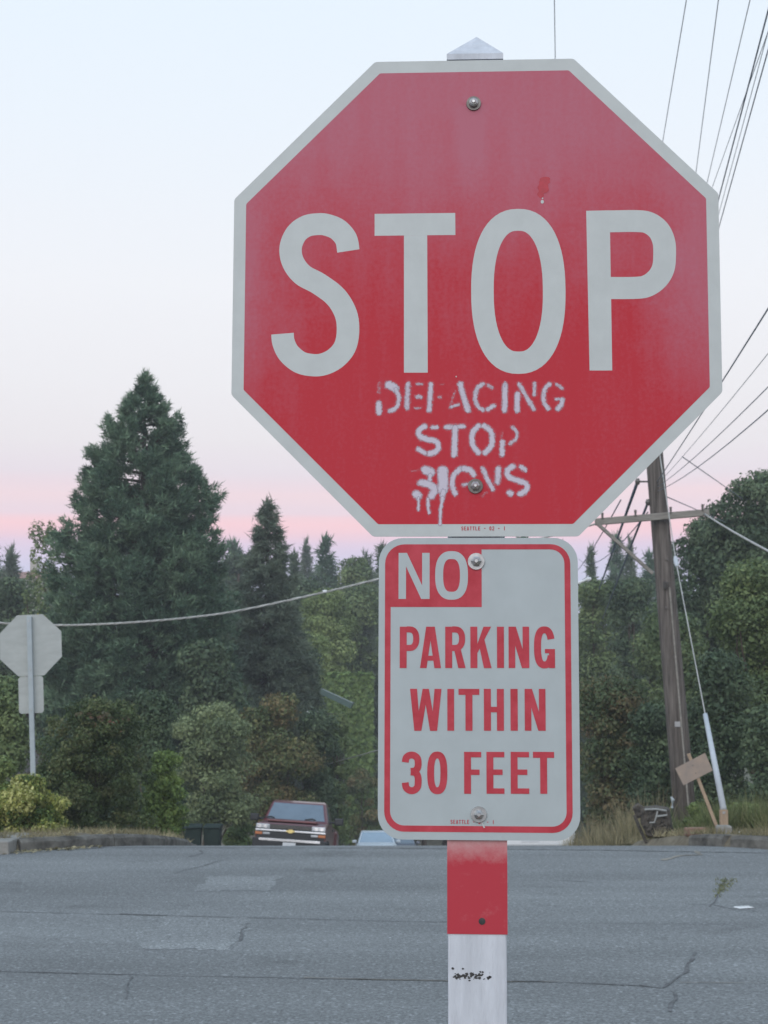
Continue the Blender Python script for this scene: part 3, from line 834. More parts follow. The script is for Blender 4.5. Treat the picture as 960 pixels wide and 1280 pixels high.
# a plain stroke alphabet for the lettering of the lower plate
def glyph(b, ch, x0, x1, z0, z1, t, y):
    st = [0]
    def yy():
        st[0] += 1; return y - st[0] * 3e-5
    def poly(*p): b.add([(q[0], yy0, q[1]) for q in p], [tuple(range(len(p)))])
    w, h = x1 - x0, z1 - z0
    def rect(a, c, d, e):
        q = yy(); b.add([(a, q, d), (c, q, d), (c, q, e), (a, q, e)], [(0, 1, 2, 3)])
    def quad(*p):
        q = yy(); b.add([(u, q, v) for u, v in p], [tuple(range(len(p)))])
    def rib(pts, closed=False, ww=t): b.ribbon(pts, ww, yy(), closed)
    tb_ = t * .78
    if ch == 'I': rect(x0, x1, z0, z1)
    elif ch == 'T': rect(x0, x1, z1 - tb_ * 1.1, z1); rect((x0 + x1 - t) / 2, (x0 + x1 + t) / 2, z0, z1 - tb_ * 1.1)
    elif ch == 'H':
        rect(x0, x0 + t, z0, z1); rect(x1 - t, x1, z0, z1); rect(x0 + t, x1 - t, z0 + h * .44, z0 + h * .44 + tb_)
    elif ch in 'EF':
        rect(x0, x0 + t, z0, z1); rect(x0 + t, x1, z1 - tb_, z1); rect(x0 + t, x1 - w * .1, z0 + h * .45, z0 + h * .45 + tb_)
        if ch == 'E': rect(x0 + t, x1, z0, z0 + tb_)
    elif ch == 'L': rect(x0, x0 + t, z0, z1); rect(x0 + t, x1, z0, z0 + tb_)
    elif ch == 'N':
        tn = t * .94
        rect(x0, x0 + tn, z0, z1); rect(x1 - tn, x1, z0, z1); quad((x0 + tn * .15, z1), (x0 + tn * 1.12, z1), (x1 - tn * .15, z0), (x1 - tn * 1.12, z0))
    elif ch == 'A':
        c = (x0 + x1) / 2; k = t * .62
        quad((x0, z0), (x0 + t * .95, z0), (c + k * .45, z1), (c - k, z1)); quad((x1, z0), (x1 - t * .95, z0), (c - k * .45, z1), (c + k, z1))
        rect(x0 + w * .24, x1 - w * .24, z0 + h * .18, z0 + h * .18 + tb_ * .9)
    elif ch == 'W':
        q = t * .82
        a1_, a2_, c = x0, x1, (x0 + x1) / 2
        quad((x0, z1), (x0 + t, z1), (x0 + w * .25 + q * .42, z0), (x0 + w * .25 - q * .62, z0)); quad((c - q * .55, z1 * 1 - h * .0), (c + q * .45, z1), (x0 + w * .25 + q * .62, z0), (x0 + w * .25 - q * .42, z0))
        quad((c - q * .45, z1), (c + q * .55, z1), (x1 - w * .25 + q * .42, z0), (x1 - w * .25 - q * .62, z0)); quad((x1, z1), (x1 - t, z1), (x1 - w * .25 - q * .42, z0), (x1 - w * .25 + q * .62, z0))
    elif ch == 'K':
        rect(x0, x0 + t, z0, z1); quad((x0 + t, z0 + h * .36), (x0 + t, z0 + h * .58), (x1 - t * 1.15, z1), (x1 - t * .05, z1))
        quad((x1, z0), (x1 - t * 1.1, z0), (x0 + t * 1.25, z0 + h * .55), (x0 + t * 2.0, z0 + h * .70))
    elif ch in 'PR':
        rect(x0, x0 + t, z0, z1)
        zb = z0 + h * .42; r_ = (z1 - zb) / 2 - t * .4; zc = (z1 + zb) / 2
        pts = [(x0 + t, z1 - tb_ / 2)]
        for k in range(13):
            a = R(90 - 180 * k / 12); rx = (x1 - t / 2) - (x0 + w * .48)
            c_, s_ = math.cos(a), math.sin(a)
            pts.append((x0 + w * .48 + rx * abs(c_) ** .8, zc + ((z1 - zb) / 2 - tb_ / 2) * math.copysign(abs(s_) ** .85, s_)))
        pts.append((x0 + t, zb + tb_ / 2))
        rib(pts, ww=t * .88)
        if ch == 'R': quad((x1, z0), (x1 - t * 1.05, z0), (x0 + w * .42, zb + t * .4), (x0 + w * .42 + t * .95, zb + t * .4))
    elif ch in 'O0D': rib(sup(x0, x1, z0 - h * .008, z1 + h * .008, t / 2, 2.6), True)
    elif ch in 'CG':
        rib(sup(x0, x1, z0 - h * .008, z1 + h * .008, t / 2, 2.6, 48, 22 if ch == 'G' else 35, 338 if ch == 'G' else 325))
        if ch == 'G': rect(x1 - t * .86, x1, z0, z0 + h * .46); rect(x0 + w * .52, x1 - t * .86, z0 + h * .36, z0 + h * .46)
    elif ch == '3':
        U = lambda l: smooth_path([(x0 + t / 2 + a_ * (w - t), z0 + t / 2 + b_ * (h - t)) for a_, b_ in l], 5)
        rib(U([(0, .80), (.07, .93), (.33, 1.0), (.65, 1.0), (.93, .92), (1, .77), (.95, .64), (.75, .56), (.42, .54)]))
        rib(U([(.42, .525), (.77, .505), (.96, .41), (1, .25), (.94, .09), (.66, 0), (.34, 0), (.07, .08), (0, .22)]))
    elif ch == '2':
        rib(sup(x0, x1, z0 + h * .45, z1, t / 2, 2.4, 24, 165, -20)); quad((x1, z0 + h * .55), (x1 - t, z0 + h * .6), (x0, z0 + t), (x0 + t, z0 + t)); rect(x0, x1, z0, z0 + t)
    elif ch == '1': rect((x0 + x1) / 2 - t / 2, (x0 + x1) / 2 + t / 2, z0, z1)
    elif ch == 'S':
        c = z0 + h * .52
        rib(sup(x0, x1, c - t * .5, z1, t / 2, 2.3, 20, 20, 268)); rib(sup(x0, x1, z0, c + t * .5, t / 2, 2.3, 20, 92, -160))
    elif ch == '-': rect(x0 + w * .15, x1 - w * .15, z0 + h * .42, z0 + h * .42 + t)
def print_line(parent, text, x0, x1, z0, z1, t, y):
    b = MB(); n = len(text); pitch = (x1 - x0) / n
    for i, ch in enumerate(text):
        if ch != ' ': glyph(b, ch, x0 + i * pitch, x0 + i * pitch + pitch * .72, z0, z1, t, y)
    o = kid(b, 'printed_line', M['red_print'], parent); return o
print_line(plate, 'SEATTLE - 02 - 1', -.0215, .0475, -.3715, -.3655, .0011, -.0004)

# the lower plate
X0, X1, Z0, Z1 = -.1485, .1565, -.8405, -.3833
np_ = kid(MB().prism(rrect(X0, X1, Z0, Z1, .037), 0, .0022), 'no_parking_plate', M['white_sheet_np'])
kid(MB().prism(rrect(X0 + .0005, X1 - .0005, Z0 + .0005, Z1 - .0005, .037), .0022, .0026), 'plate_back', M['aluminium'], np_)
bo, bi = rrect(-.1388, .1450, -.8288, -.3930, .030), rrect(-.1300, .1360, -.8195, -.4010, .0215)
n_ = len(bo)
kid(MB().add([(x, -.0003, z) for x, z in bo] + [(x, -.0003, z) for x, z in bi], [(i, (i + 1) % n_, n_ + (i + 1) % n_, n_ + i) for i in range(n_)]), 'red_border', M['red_print'], np_)
blk = [p for p in rrect(-.1340, .0085, -.4895, -.3970, .024)]
blk = [(-.1340, -.4895), (.0095, -.4895), (.0095, -.3970)] + [(-.1340 + .026 - .026 * math.sin(R(a)), -.3970 - .026 + .026 * math.cos(R(a))) for a in range(0, 91, 15)]
kid(MB().add([(x, -.00036, z) for x, z in blk], [tuple(range(len(blk)))]), 'red_block', M['red_print'], np_)
for i, (ch, a, b_, c, d, t) in enumerate(NP_LETTERS):
    if i < 2: t = 12.2
    g = MB(); glyph(g, ch, a / 1000, b_ / 1000, c / 1000, d / 1000, t / 1000, -.0005)
    kid(g, 'letter', M['white_sheet_np'] if i < 2 else M['red_print'], np_)
print_line(np_, 'SEATTLE - 02 - 1', -.0385, .0285, -.8165, -.8105, .001, -.0004)

def bolt(parent, x, z, big, hexm, washer):
    o = kid(MB().tube([(x, -.0002, z), (x, -.003, z)], [big, big * .97], 20), 'washer', washer, parent)
    b = MB().tube([(x, -.003, z), (x, -.0085, z), (x, -.0105, z)], [big * .62, big * .6, big * .38], 6 if hexm else 16)
    b.tube([(x, -.0105, z), (x, -.0125, z)], [big * .36, big * .2], 10)
    h = b.build('bolt', M['galv'], parent)
    return o
bolt(plate, -.0008, .3092, .0118, False, M['dark_steel'])
bolt(plate, .0003, -.3030, .0118, True, M['dark_steel'])
bolt(np_, .0012, -.4195, .0132, True, M['galv'])
bolt(np_, .0040, -.8022, .0122, True, M['galv'])
# rust run below the lowest bolt
kid(MB().add([(.006, -.0006, -.812), (.0085, -.0006, -.8115), (.0135, -.0006, -.8215), (.0115, -.0006, -.8225)], [(0, 1, 2, 3)]), 'pale_scratch', M['white_sheet'], np_)
# ================================================================== the far corner's sign, seen from behind
def far_sign():
    Y = 20.0
    base = at(43.5, 1030, Y); gz = prof(Y) + VERGE
    t = empty('stop_sign', (base.x, Y, gz))
    tag(t, 'bare grey back of a stop sign on a leaning post beside the yellow shrub', 'stop sign')
    c = at(37.4, 806.5, Y)
    up = (c - Vector((base.x, Y, gz)))
    lean = math.atan2(up.x, up.z)
    t.rotation_euler = (0, lean, R(5))
    h = up.length
    MB().box((-.029, -.016, -.2), (.029, .042, h + .362)).build('post', M['grey_post'], t, bevel=.004)
    o = MB().prism(octagon(.381, .006), 0, .003).build('stop_plate', M['sign_back'], t, (0.005, .045, h))
    MB().prism(octagon(.3615, .01), .0031, .0036).build('red_face', M['red_print'], o)
    q = MB().prism(rrect(-.1524, .1524, -.2286, .2286, .037), 0, .003).build('lower_plate', M['sign_back'], t, (-.005, .047, h - .381 - .2286 - .005))
    MB().prism(rrect(-.14, .14, -.215, .215, .03), .0031, .0036).build('white_face', M['white_sheet'], q)
    for z in (h + .3, h - .3, h - .42, h - .80):
        MB().tube([(0, -.016, z), (0, -.024, z)], .010, 6).build('bolt', M['galv'], t)
M['sign_back'] = mat('sign_back', (.38, .405, .39), .55, .1, .10, 4, spec=.4, stretch=(1, 1, 3))
M['grey_post'] = mat('grey_post_paint', (.36, .41, .43), .65, 0, .12, 5)
far_sign()

# ================================================================== trees and shrubs
G_SEQ = [(.030, .054, .040), (.062, .10, .073), (.115, .158, .115)]
G_DARK = [(.030, .046, .029), (.052, .075, .047), (.085, .11, .068)]
G_MID = [(.048, .07, .034), (.085, .112, .053), (.13, .155, .075)]
G_LIGHT = [(.075, .10, .04), (.125, .155, .065), (.18, .205, .095)]
G_YEL = [(.035, .06, .022), (.085, .115, .035), (.19, .19, .055), (.33, .31, .15)]
G_BROWN = [(.055, .075, .034), (.095, .10, .046), (.155, .112, .062)]
G_BLUE = [(.052, .068, .056), (.085, .103, .086), (.125, .145, .12)]
ROUND = lambda u: math.sqrt(max(0, 1 - (2 * u - 1) ** 2)) ** .8
DOME = lambda u: math.sqrt(max(0, 1 - u ** 2.2))
COLUMN = lambda u: (min(1, u * 5) ** .5) * math.sqrt(max(0, 1 - max(0, (u - .45) / .55) ** 2))
CONE = lambda u: (1 - u) ** .85
SEQ = lambda u: float(np.interp(u, [0, .3, .47, .636, .72, .80, .862, .927, .965, 1], [.95, .98, .96, .86, .73, .58, .44, .24, .085, .015]))

def gz(x, Y):
    on = x_left(Y) < x < x_right(Y) if 17 < Y < 112 else False
    return prof(Y) + (0 if on else VERGE) if Y < 112 else prof(Y) - .16

def conifer_at(name, label, px, top, hw, Y, seed, shape, cols, nb, tufts, nbl, tl, tw, droop, up, group=None, start=.3, clear=.02, open_=0.0, bottom=None):
    p = at(px, top, Y); g = gz(p.x, Y); H = p.z - g
    Rr = hw / FOCAL * Y
    c, t = conifer_meshes(seed, H, Rr, shape, nb, tufts, nbl, tl, tw, droop, up, cols, start, None, clear, open_)
    return plant(name, label, 'tree', (p.x, Y, g), c, t, group)

conifer_at('conifer_tree', 'tall dense dark conifer with a feathery pointed crown, highest tree in view', 182, 468, 112, 50, 3, SEQ, G_SEQ, 640, 21, 24, .22, .045, -.05, .25, start=.38, clear=.05, open_=.17)
conifer_at('spruce_tree', 'spiky blue-green spruce right of the tallest conifer, with a bare pointed leader', 335, 626, 106, 57, 8, lambda u: (1 - u) ** .78 * .97 + .02, G_BLUE, 250, 30, 14, .27, .045, .38, .22, start=.2, clear=.30, open_=.16)

# conifers of the far wood: a few crowns shared between many trees
far_protos = []
for s, sh, cols in ((21, lambda u: (1 - u) ** .95, G_DARK), (22, lambda u: (1 - u) ** .8, G_SEQ), (23, lambda u: (1 - u) ** .88, G_BLUE)):
    far_protos.append(conifer_meshes(s, 14.0, 2.6, sh, 240, 12, 15, .42, .085, .25, .15, cols, .25, None, .05))
FAR_CON = [(268, 682, 20, 112, 0), (292, 677, 24, 116, 1), (368, 694, 19, 104, 0), (383, 679, 15, 124, 2), (407, 672, 21, 108, 1), (436, 712, 12, 118, 0), (458, 696, 24, 100, 2),
           (478, 684, 22, 110, 0), (520, 690, 24, 104, 1), (566, 676, 22, 112, 0), (612, 688, 24, 106, 2), (655, 672, 24, 114, 1), (700, 684, 22, 108, 0),
           (738, 688, 15, 98, 0), (770, 670, 17, 104, 1), (787, 678, 14, 92, 2), (812, 692, 18, 96, 1), (838, 686, 20, 104, 0), (14, 688, 22, 95, 2), (-14, 676, 26, 100, 1), (462, 762, 14, 88, 2)]
WHERE = ['behind the tallest conifer, on its right', 'with a rounded top between tallest conifer and spruce', 'just right of the spruce, low one of two', 'with bluish crown right of the spruce', 'broadest of the far firs left of the plate', 'short one far off left of the no parking plate', 'close against the left edge of the no parking plate']
for i, (px, top, hw, Y, k) in enumerate(FAR_CON):
    p = at(px, top, Y); g = gz(p.x, Y) - .1
    c, t = far_protos[k]
    H = p.z - g; r_ = 2.7 * hw / FOCAL * Y / 2.6
    if i < 7: lab = 'distant fir ' + WHERE[i]
    elif i < 13: lab = 'distant fir hidden behind the lower plate, ' + ['at its upper left corner', 'behind the N of NO', 'behind the O of NO', 'just right of the red corner block', 'below the small lettering of the octagon', 'at its upper right corner'][i - 7]
    else: lab = ['distant fir at the plate\'s right edge', 'thin pointed distant fir left of the utility pole', 'small bluish distant fir beside the utility pole brace', 'distant fir directly left of the utility pole', 'distant fir just right of the utility pole', 'bluish fir at the left picture edge above the sign back', 'fir beyond the left picture edge', 'grey blue fir standing in the garden left of the no parking plate'][i - 13]
    plant('fir_tree', lab, 'tree', (p.x, Y, g), c, t, 'distant firs', rz=i * 1.3, sc=(r_, r_, H / 14.0))

def broad(name, label, px, top, bot, hw, Y, seed, shape, cols, nl, lobe, nleaf, leaf, cat='tree', group=None, trunk=True, r0=None, part='crown', flat=.75, lean=(0, 0), depth=1.0, inner=.35):
    """crown between pixel rows top and bot, half width hw pixels, standing at depth Y"""
    p = at(px, top, Y); q = at(px, bot, Y); g = gz(p.x, Y)
    Rr = hw / FOCAL * Y
    leaf, nleaf = leaf * .74, int(nleaf * 1.65)
    z0, H = q.z - g, p.z - q.z
    c, cs, rs = crown_mesh(part, seed, H, Rr, Rr * depth, shape, nl, lobe, nleaf, leaf, cols, z0, flat, inner)
    t = trunk_mesh('trunk', seed, z0 + H * .75, r0 or max(.03, (z0 + H) * .018), cs, 10, lean) if trunk else None
    return plant(name, label, cat, (p.x, Y, g), c, t, group, part=part)

# left
broad('shrub', 'yellow and green variegated shrub at the foot of the grey sign back', 35, 968, 1060, 59, 19.35, 31, DOME, G_YEL, 60, .15, 15000, .05, 'shrub', r0=.02, part='foliage')
broad('shrub', 'green leafy shrub behind the yellow shrub at the left picture edge', 2, 945, 1040, 34, 20.6, 32, DOME, G_LIGHT, 26, .16, 6000, .055, 'shrub', r0=.02, part='foliage')
HEDGE = broad('hedge_shrub', 'tall rounded dark hedge shrub with reddish tips behind the leaning sign post', 121, 872, 1056, 80, 23.3, 33, lambda u: min(1, .8 + u) * math.sqrt(max(0, 1 - max(0, (u - .45) / .55) ** 2.6)), [(.028, .042, .022), (.048, .068, .031), (.068, .086, .04), (.10, .102, .054)], 240, .17, 44000, .05, 'shrub', r0=.04, part='foliage')
def red_tips(host, px, py, Y, hw, seed):
    p = at(px, py, Y) - host.location
    c, _, _ = crown_mesh('red_tips', seed, .3, hw / FOCAL * Y, .25, ROUND, 14, .07, 110, .05, [(.06, .055, .035), (.10, .05, .038)], 0)
    mesh_obj('red_tips', c, host, p)['kind'] = 'stuff'
red_tips(HEDGE, 124, 916, 22.7, 40, 5)
broad('hedge_shrub', 'bright green clipped cypress shrub on the right of the tall dark hedge', 206, 938, 1055, 31, 24.6, 34, lambda u: COLUMN(.15 + .85 * u), [(.055, .085, .03), (.105, .145, .045), (.16, .20, .07)], 60, .16, 14000, .055, 'shrub', r0=.03, part='foliage')
broad('tree', 'small dull green tree behind the tall hedge shrub', 190, 862, 970, 30, 31, 35, ROUND, G_DARK, 26, .34, 8000, .09)
broad('tree', 'dark bush at the left edge behind the grey sign back', 6, 845, 960, 42, 30, 36, ROUND, G_MID, 26, .36, 8000, .09)
broad('tree', 'thin see-through deciduous tree left of the tallest conifer', 58, 650, 880, 44, 60, 37, lambda u: .95 - .5 * u, G_MID, 120, .2, 4600, .14, inner=.2, flat=1.9)
broad('tree', 'grey green tree at the left edge above the sign back', 18, 722, 880, 52, 66, 38, ROUND, G_DARK, 34, .8, 10000, .2)
broad('tree', 'small yellowing tree just above the grey sign back', 42, 752, 850, 24, 52, 39, ROUND, [(.09, .11, .03), (.20, .18, .04), (.30, .24, .05)], 18, .3, 4000, .12)
broad('tree', 'dark green tree filling the gap below the thin deciduous tree', 72, 760, 930, 46, 58, 40, ROUND, G_DARK, 34, .7, 10000, .17)
broad('tree', 'dark low tree in front of the tallest conifer\'s foot', 262, 800, 960, 46, 47, 41, ROUND, G_DARK, 34, .6, 9000, .15)
# middle
broad('tree', 'loose grey green tree above the two wheelie bins', 270, 878, 1030, 62, 41, 42, lambda u: ROUND(.1 + .85 * u), [(.065, .085, .048), (.11, .132, .075), (.165, .185, .11)], 52, .42, 16000, .10, lean=(-.5, 0))
broad('tree', 'reddish brown leafed tree rising behind the pickup truck', 350, 866, 1024, 62, 47, 43, lambda u: ROUND(.12 + .86 * u), G_BROWN, 56, .46, 17000, .11)
broad('hedge_shrub', 'small round hedge between the bins and the pickup truck', 299, 1008, 1062, 24, 43.5, 44, DOME, [(.05, .08, .03), (.085, .115, .04), (.11, .14, .05)], 30, .22, 6000, .08, 'shrub', r0=.03, part='foliage')
broad('tree', 'yellow green tree left of the plate above the clipped hedge', 408, 736, 855, 44, 78, 45, ROUND, G_LIGHT, 44, .7, 12000, .17)
broad('tree', 'olive green tree behind the clipped hedge next to the plate', 446, 728, 850, 40, 88, 46, ROUND, G_MID, 36, .8, 9000, .2)
broad('tree', 'rounded far tree top just left of the no parking plate', 446, 696, 800, 34, 96, 57, ROUND, G_MID, 40, .7, 9000, .22)
broad('tree', 'rounded far tree top between tallest conifer and spruce', 296, 690, 800, 30, 98, 58, ROUND, G_DARK, 36, .7, 8000, .22)
broad('tree', 'dark tree behind the spruce on its right', 384, 722, 880, 36, 82, 47, ROUND, G_DARK, 30, .8, 8000, .2)
broad('tree', 'light green low tree beneath the spruce branches', 392, 790, 880, 30, 68, 48, ROUND, G_LIGHT, 26, .5, 6000, .15)
broad('tree', 'rounded green mound of foliage below the green roofed shed', 440, 886, 1040, 58, 81, 49, lambda u: DOME(u * .98), G_MID, 60, .7, 15000, .17, r0=.12)
broad('tree', 'dark overgrown thicket between the pickup truck and the pale blue car', 408, 915, 1060, 24, 52, 50, ROUND, G_DARK, 36, .42, 9000, .11, r0=.12)
broad('shrub', 'brownish bush behind the pale blue car', 452, 960, 1062, 30, 74, 51, DOME, G_BROWN, 26, .4, 7000, .12, 'shrub', r0=.05, part='foliage')
broad('tree', 'dark tree behind the spruce foot', 352, 800, 930, 66, 62, 52, ROUND, G_DARK, 34, .7, 9000, .16)
broad('tree', 'dark tree right of the tallest conifer\'s lower skirt', 296, 735, 900, 40, 70, 53, ROUND, G_DARK, 30, .7, 8000, .17)
broad('tree', 'mid green bush in front of the green roofed shed', 420, 890, 1050, 24, 50.6, 59, ROUND, G_MID, 34, .32, 9000, .10)
broad('tree', 'dark dense bush between the pickup truck and the shed', 394, 888, 1050, 34, 47.5, 54, ROUND, G_DARK, 40, .42, 11000, .11)
broad('shrub', 'leafy low weeds clump around the guy wire anchor', 926, 1004, 1050, 44, 21.4, 55, DOME, G_LIGHT, 40, .11, 5000, .05, 'shrub', r0=.01, part='foliage')
broad('shrub', 'leafy low weeds clump between pole and cardboard sign', 872, 1003, 1052, 22, 21.6, 56, DOME, G_LIGHT, 22, .10, 3000, .05, 'shrub', r0=.01, part='foliage')
# behind the plates
for i, (px, top, Y, k) in enumerate(((500, 760, 92, G_MID), (556, 740, 96, G_DARK), (610, 752, 90, G_MID), (668, 744, 94, G_DARK), (530, 880, 88, G_MID), (600, 900, 89, G_DARK), (668, 890, 88, G_MID))):
    broad('tree', 'leafy tree hidden behind the no parking plate, behind ' + ['its letters PA', 'its letters ARK', 'its letters KIN', 'its letter G', 'the figures 30', 'the letters FE', 'the letters ET'][i], px, top, top + 150, 46, Y, 60 + i, ROUND, k, 34, .8, 6000, .24, group='trees behind the plate')
# right
broad('tree', 'large dark tree top at the right edge, reaching highest on the right', 952, 588, 860, 128, 46, 71, lambda u: DOME(u), G_DARK, 190, .55, 46000, .14)
broad('tree', 'lower left shoulder of dark trees right of the utility pole', 878, 648, 880, 56, 48, 72, ROUND, G_DARK, 60, .55, 17000, .14)
broad('tree', 'leafy brighter green tree at the right edge below the dark tree top', 942, 700, 960, 66, 31, 73, ROUND, G_MID, 70, .42, 22000, .095)
broad('tree', 'dense dark bush behind the guy wire guard', 900, 812, 1050, 56, 29, 74, lambda u: COLUMN(.1 + .9 * u), G_DARK, 60, .36, 18000, .09)
broad('tree', 'green tree right behind the utility pole', 846, 765, 1010, 46, 38, 75, ROUND, [(.05, .072, .038), (.07, .095, .048), (.095, .115, .06)], 54, .45, 14000, .11)
broad('tree', 'brown topped bushy tree beside the no parking plate', 762, 846, 1030, 58, 31, 76, lambda u: ROUND(.1 + .86 * u), [(.04, .058, .032), (.055, .075, .04), (.085, .085, .045), (.11, .082, .05)], 64, .36, 20000, .085, lean=(-.3, 0))
broad('tree', 'dark green bush left of the leaning utility pole', 818, 880, 1040, 44, 30, 77, lambda u: ROUND(.1 + .88 * u), G_DARK, 46, .34, 13000, .085)
broad('tree', 'grey green tree beside the no parking plate below distant firs', 744, 716, 900, 40, 64, 78, ROUND, G_MID, 36, .65, 9000, .16)
broad('tree', 'slender dark tree left of the pole below the brace', 788, 720, 920, 36, 58, 79, ROUND, G_DARK, 36, .55, 9000, .15)
broad('tree', 'mid green tree behind the foot of the pole brace', 822, 742, 930, 34, 54, 80, ROUND, G_MID, 36, .5, 9000, .14)
broad('tree', 'dark bush at the lower right picture edge behind the kerb weeds', 962, 880, 1050, 46, 27, 81, DOME, G_DARK, 36, .34, 11000, .085)
broad('tree', 'shaded bush low behind the broken chair', 770, 930, 1062, 46, 36, 82, DOME, G_DARK, 30, .42, 8000, .1)

# the clipped garden hedge above the shed
def clipped_hedge():
    a, b = at(392, 846, 76), at(466, 846, 76)
    g = gz(a.x, 76); H = a.z - g
    rng = np.random.default_rng(9); n = 16000
    P = np.c_[rng.uniform(a.x, b.x, n), 76 + rng.uniform(-.7, .7, n), g + H * np.sqrt(rng.random(n))]
    side = rng.integers(0, 3, n)
    P[side == 0, 1] = 75.3 + rng.normal(0, .05, (side == 0).sum()); P[side == 1, 2] = g + H + rng.normal(0, .07, (side == 1).sum())
    N = np.where((side == 1)[:, None], [[0, 0, 1.]], [[0, -1., .2]]) + rng.normal(0, .5, (n, 3))
    V, F = leaf_quads(P - np.array([a.x, 76, g]), N, .2, rng)
    C = np.repeat(pal(rng, n, [(.06, .095, .035), (.10, .14, .05), (.14, .18, .07)], .2), 4, 0)
    plant('hedge', 'long clipped green hedge left of the plate, above the shed roof', 'hedge', (a.x, 76, g), finish_leaves('foliage', V, F, C), part='foliage')
clipped_hedge()

# ------------------------------------------------------------------ grass and weeds
def grass(name, label, spots, seed, cols, parent_loc):
    rng = np.random.default_rng(seed)
    Vs, Cs = [], []
    for x, y, r_, n, h, lean in spots:
        a = rng.uniform(0, 6.283, n); q = np.sqrt(rng.random(n)) * r_
        X, Yv = x + np.cos(a) * q, y + np.sin(a) * q
        Z = np.interp(Yv, _ys, _pz) + VERGE + .02
        D = np.c_[rng.normal(0, lean, (n, 2)), np.ones(n)]
        V, F = blades(np.c_[X, Yv, Z], D, h, .014 if h > .2 else .01, rng)
        Vs.append(V); Cs.append(np.repeat(pal(rng, n, cols, .25, np.full(n, rng.random())), 3, 0))
    V, C = np.concatenate(Vs), np.concatenate(Cs)
    o = mesh_obj(name, finish_leaves(name, V, np.arange(len(V)).reshape(-1, 3), C))
    tag(o, label, 'grass', kind='stuff')
rgx = random.Random(77)
DRY = [(.11, .095, .06), (.17, .14, .10), (.24, .20, .145)]
GRN = [(.07, .085, .04), (.105, .12, .06), (.18, .165, .10)]
sp = [(3.05 + rgx.uniform(.35, 1.05), rgx.uniform(23.5, 30), .2, 90, rgx.choice((.2, .3, .45, .7)) * rgx.uniform(.8, 1.2), .3) for _ in range(34)]
grass('grass', 'tall dry grass on the verge beside the no parking plate', sp, 1, DRY, None)
sp = [(3.5 + rgx.uniform(.25, 1.6), rgx.uniform(21.8, 25.0), .24, 150, rgx.uniform(.15, .4), .4) for _ in range(34)] + [(rgx.uniform(4.2, 6.4), rgx.uniform(20.4, 22.5), .28, 200, rgx.uniform(.3, .6), .45) for _ in range(46)]
grass('grass', 'green weeds around the utility pole and the cardboard sign', sp, 2, GRN, None)
sp = [(x_right(y) + rgx.uniform(.2, .6), y, .2, 110, rgx.uniform(.05, .16), .6) for y in [rgx.uniform(18.0, 24) for _ in range(26)]] + [(rgx.uniform(4.3, 7), rgx.uniform(18.2, 19.8), .3, 120, rgx.uniform(.05, .14), .6) for _ in range(22)]
grass('grass', 'short straw coloured grass behind the right kerb', sp, 3, DRY, None)
sp = [(x_left(y) - rgx.uniform(.2, 1.0), y, .2, 90, rgx.uniform(.05, .13), .8) for y in [rgx.uniform(18.0, 24) for _ in range(60)]]
grass('grass', 'short straw coloured grass behind the left kerb', sp, 4, DRY, None)
def crack_weed():
    rng = np.random.default_rng(4)
    a_, b_ = gpt(893, 1126, 0), gpt(911, 1099, 0); n = 130; u = rng.beta(2.2, 1.3, n)
    P = np.c_[a_.x + (b_.x - a_.x) * u + rng.normal(0, .03, n) * (.4 + u), a_.y + (b_.y - a_.y) * u + rng.normal(0, .05, n), np.full(n, .004)]
    V, F = blades(P, np.c_[rng.normal(0, .9, (n, 2)), np.ones(n)], .034, .014, rng)
    o = mesh_obj('weed', finish_leaves('weed', V, F, np.repeat(pal(rng, n, [(.075, .085, .045), (.12, .115, .07)], .25), 3, 0)))
    tag(o, 'small green weed growing from a crack in the road', 'weed', kind='stuff')
crack_weed()
def leaf_litter():
    rng = np.random.default_rng(14); n = 260
    xs_ = rng.uniform(-4.6, -3.2, n); ys_ = np.array([17.5 + (x + 4.6) * .75 for x in xs_]) - np.abs(rng.normal(0, .16, n))
    P = np.c_[xs_, ys_, np.full(n, .008)]
    V, F = leaf_quads(P, np.c_[rng.normal(0, .3, (n, 2)), np.ones(n)], .05, rng)
    o = mesh_obj('leaf_litter', finish_leaves('leaf_litter', V, F, np.repeat(pal(rng, n, DRY, .3), 4, 0)))
    tag(o, 'dry fallen leaves in the gutter by the yellow shrub', 'leaves', kind='stuff')
leaf_litter()

# ================================================================== vehicles
def loft(b, prof_pts, caps=True):
    """prof_pts: (y, z, half width) around a closed side outline"""
    n = len(prof_pts)
    vs = [(-w, y, z) for y, z, w in prof_pts] + [(w, y, z) for y, z, w in prof_pts]
    fs = [(i, (i + 1) % n, n + (i + 1) % n, n + i) for i in range(n)] + [tuple(range(n))[::-1], tuple(range(n, 2 * n))]
    return b.add(vs, fs)
def wheel(parent, x, y, r=.34, w=.22):
    s = 1 if x > 0 else -1
    t = MB().tube([(x - s * w / 2, y, r), (x - s * w / 2 + s * .02, y, r), (x + s * w / 2 - s * .02, y, r), (x + s * w / 2, y, r)], [r * .9, r, r, r * .9], 24).build('wheel', M['rubber'], parent)
    MB().tube([(x + s * w / 2 - s * .01, y, r), (x + s * w / 2 + s * .012, y, r), (x + s * w / 2 + s * .004, y, r)], [r * .62, r * .58, r * .2], 20).build('rim', M['chrome'], t)
M['maroon'] = mat('maroon_car_paint', (.115, .019, .022), .28, .15, .12, 6, spec=.5, coat=.5)
M['pale_blue_paint'] = mat('pale_blue_car_paint', (.60, .66, .71), .3, .1, .06, 5, coat=.4)
M['white_paint'] = mat('white_car_paint', (.70, .72, .73), .35, 0, .06, 5, coat=.3)
M['slate_paint'] = mat('slate_car_paint', (.14, .16, .20), .3, .2, .08, 5, coat=.4)
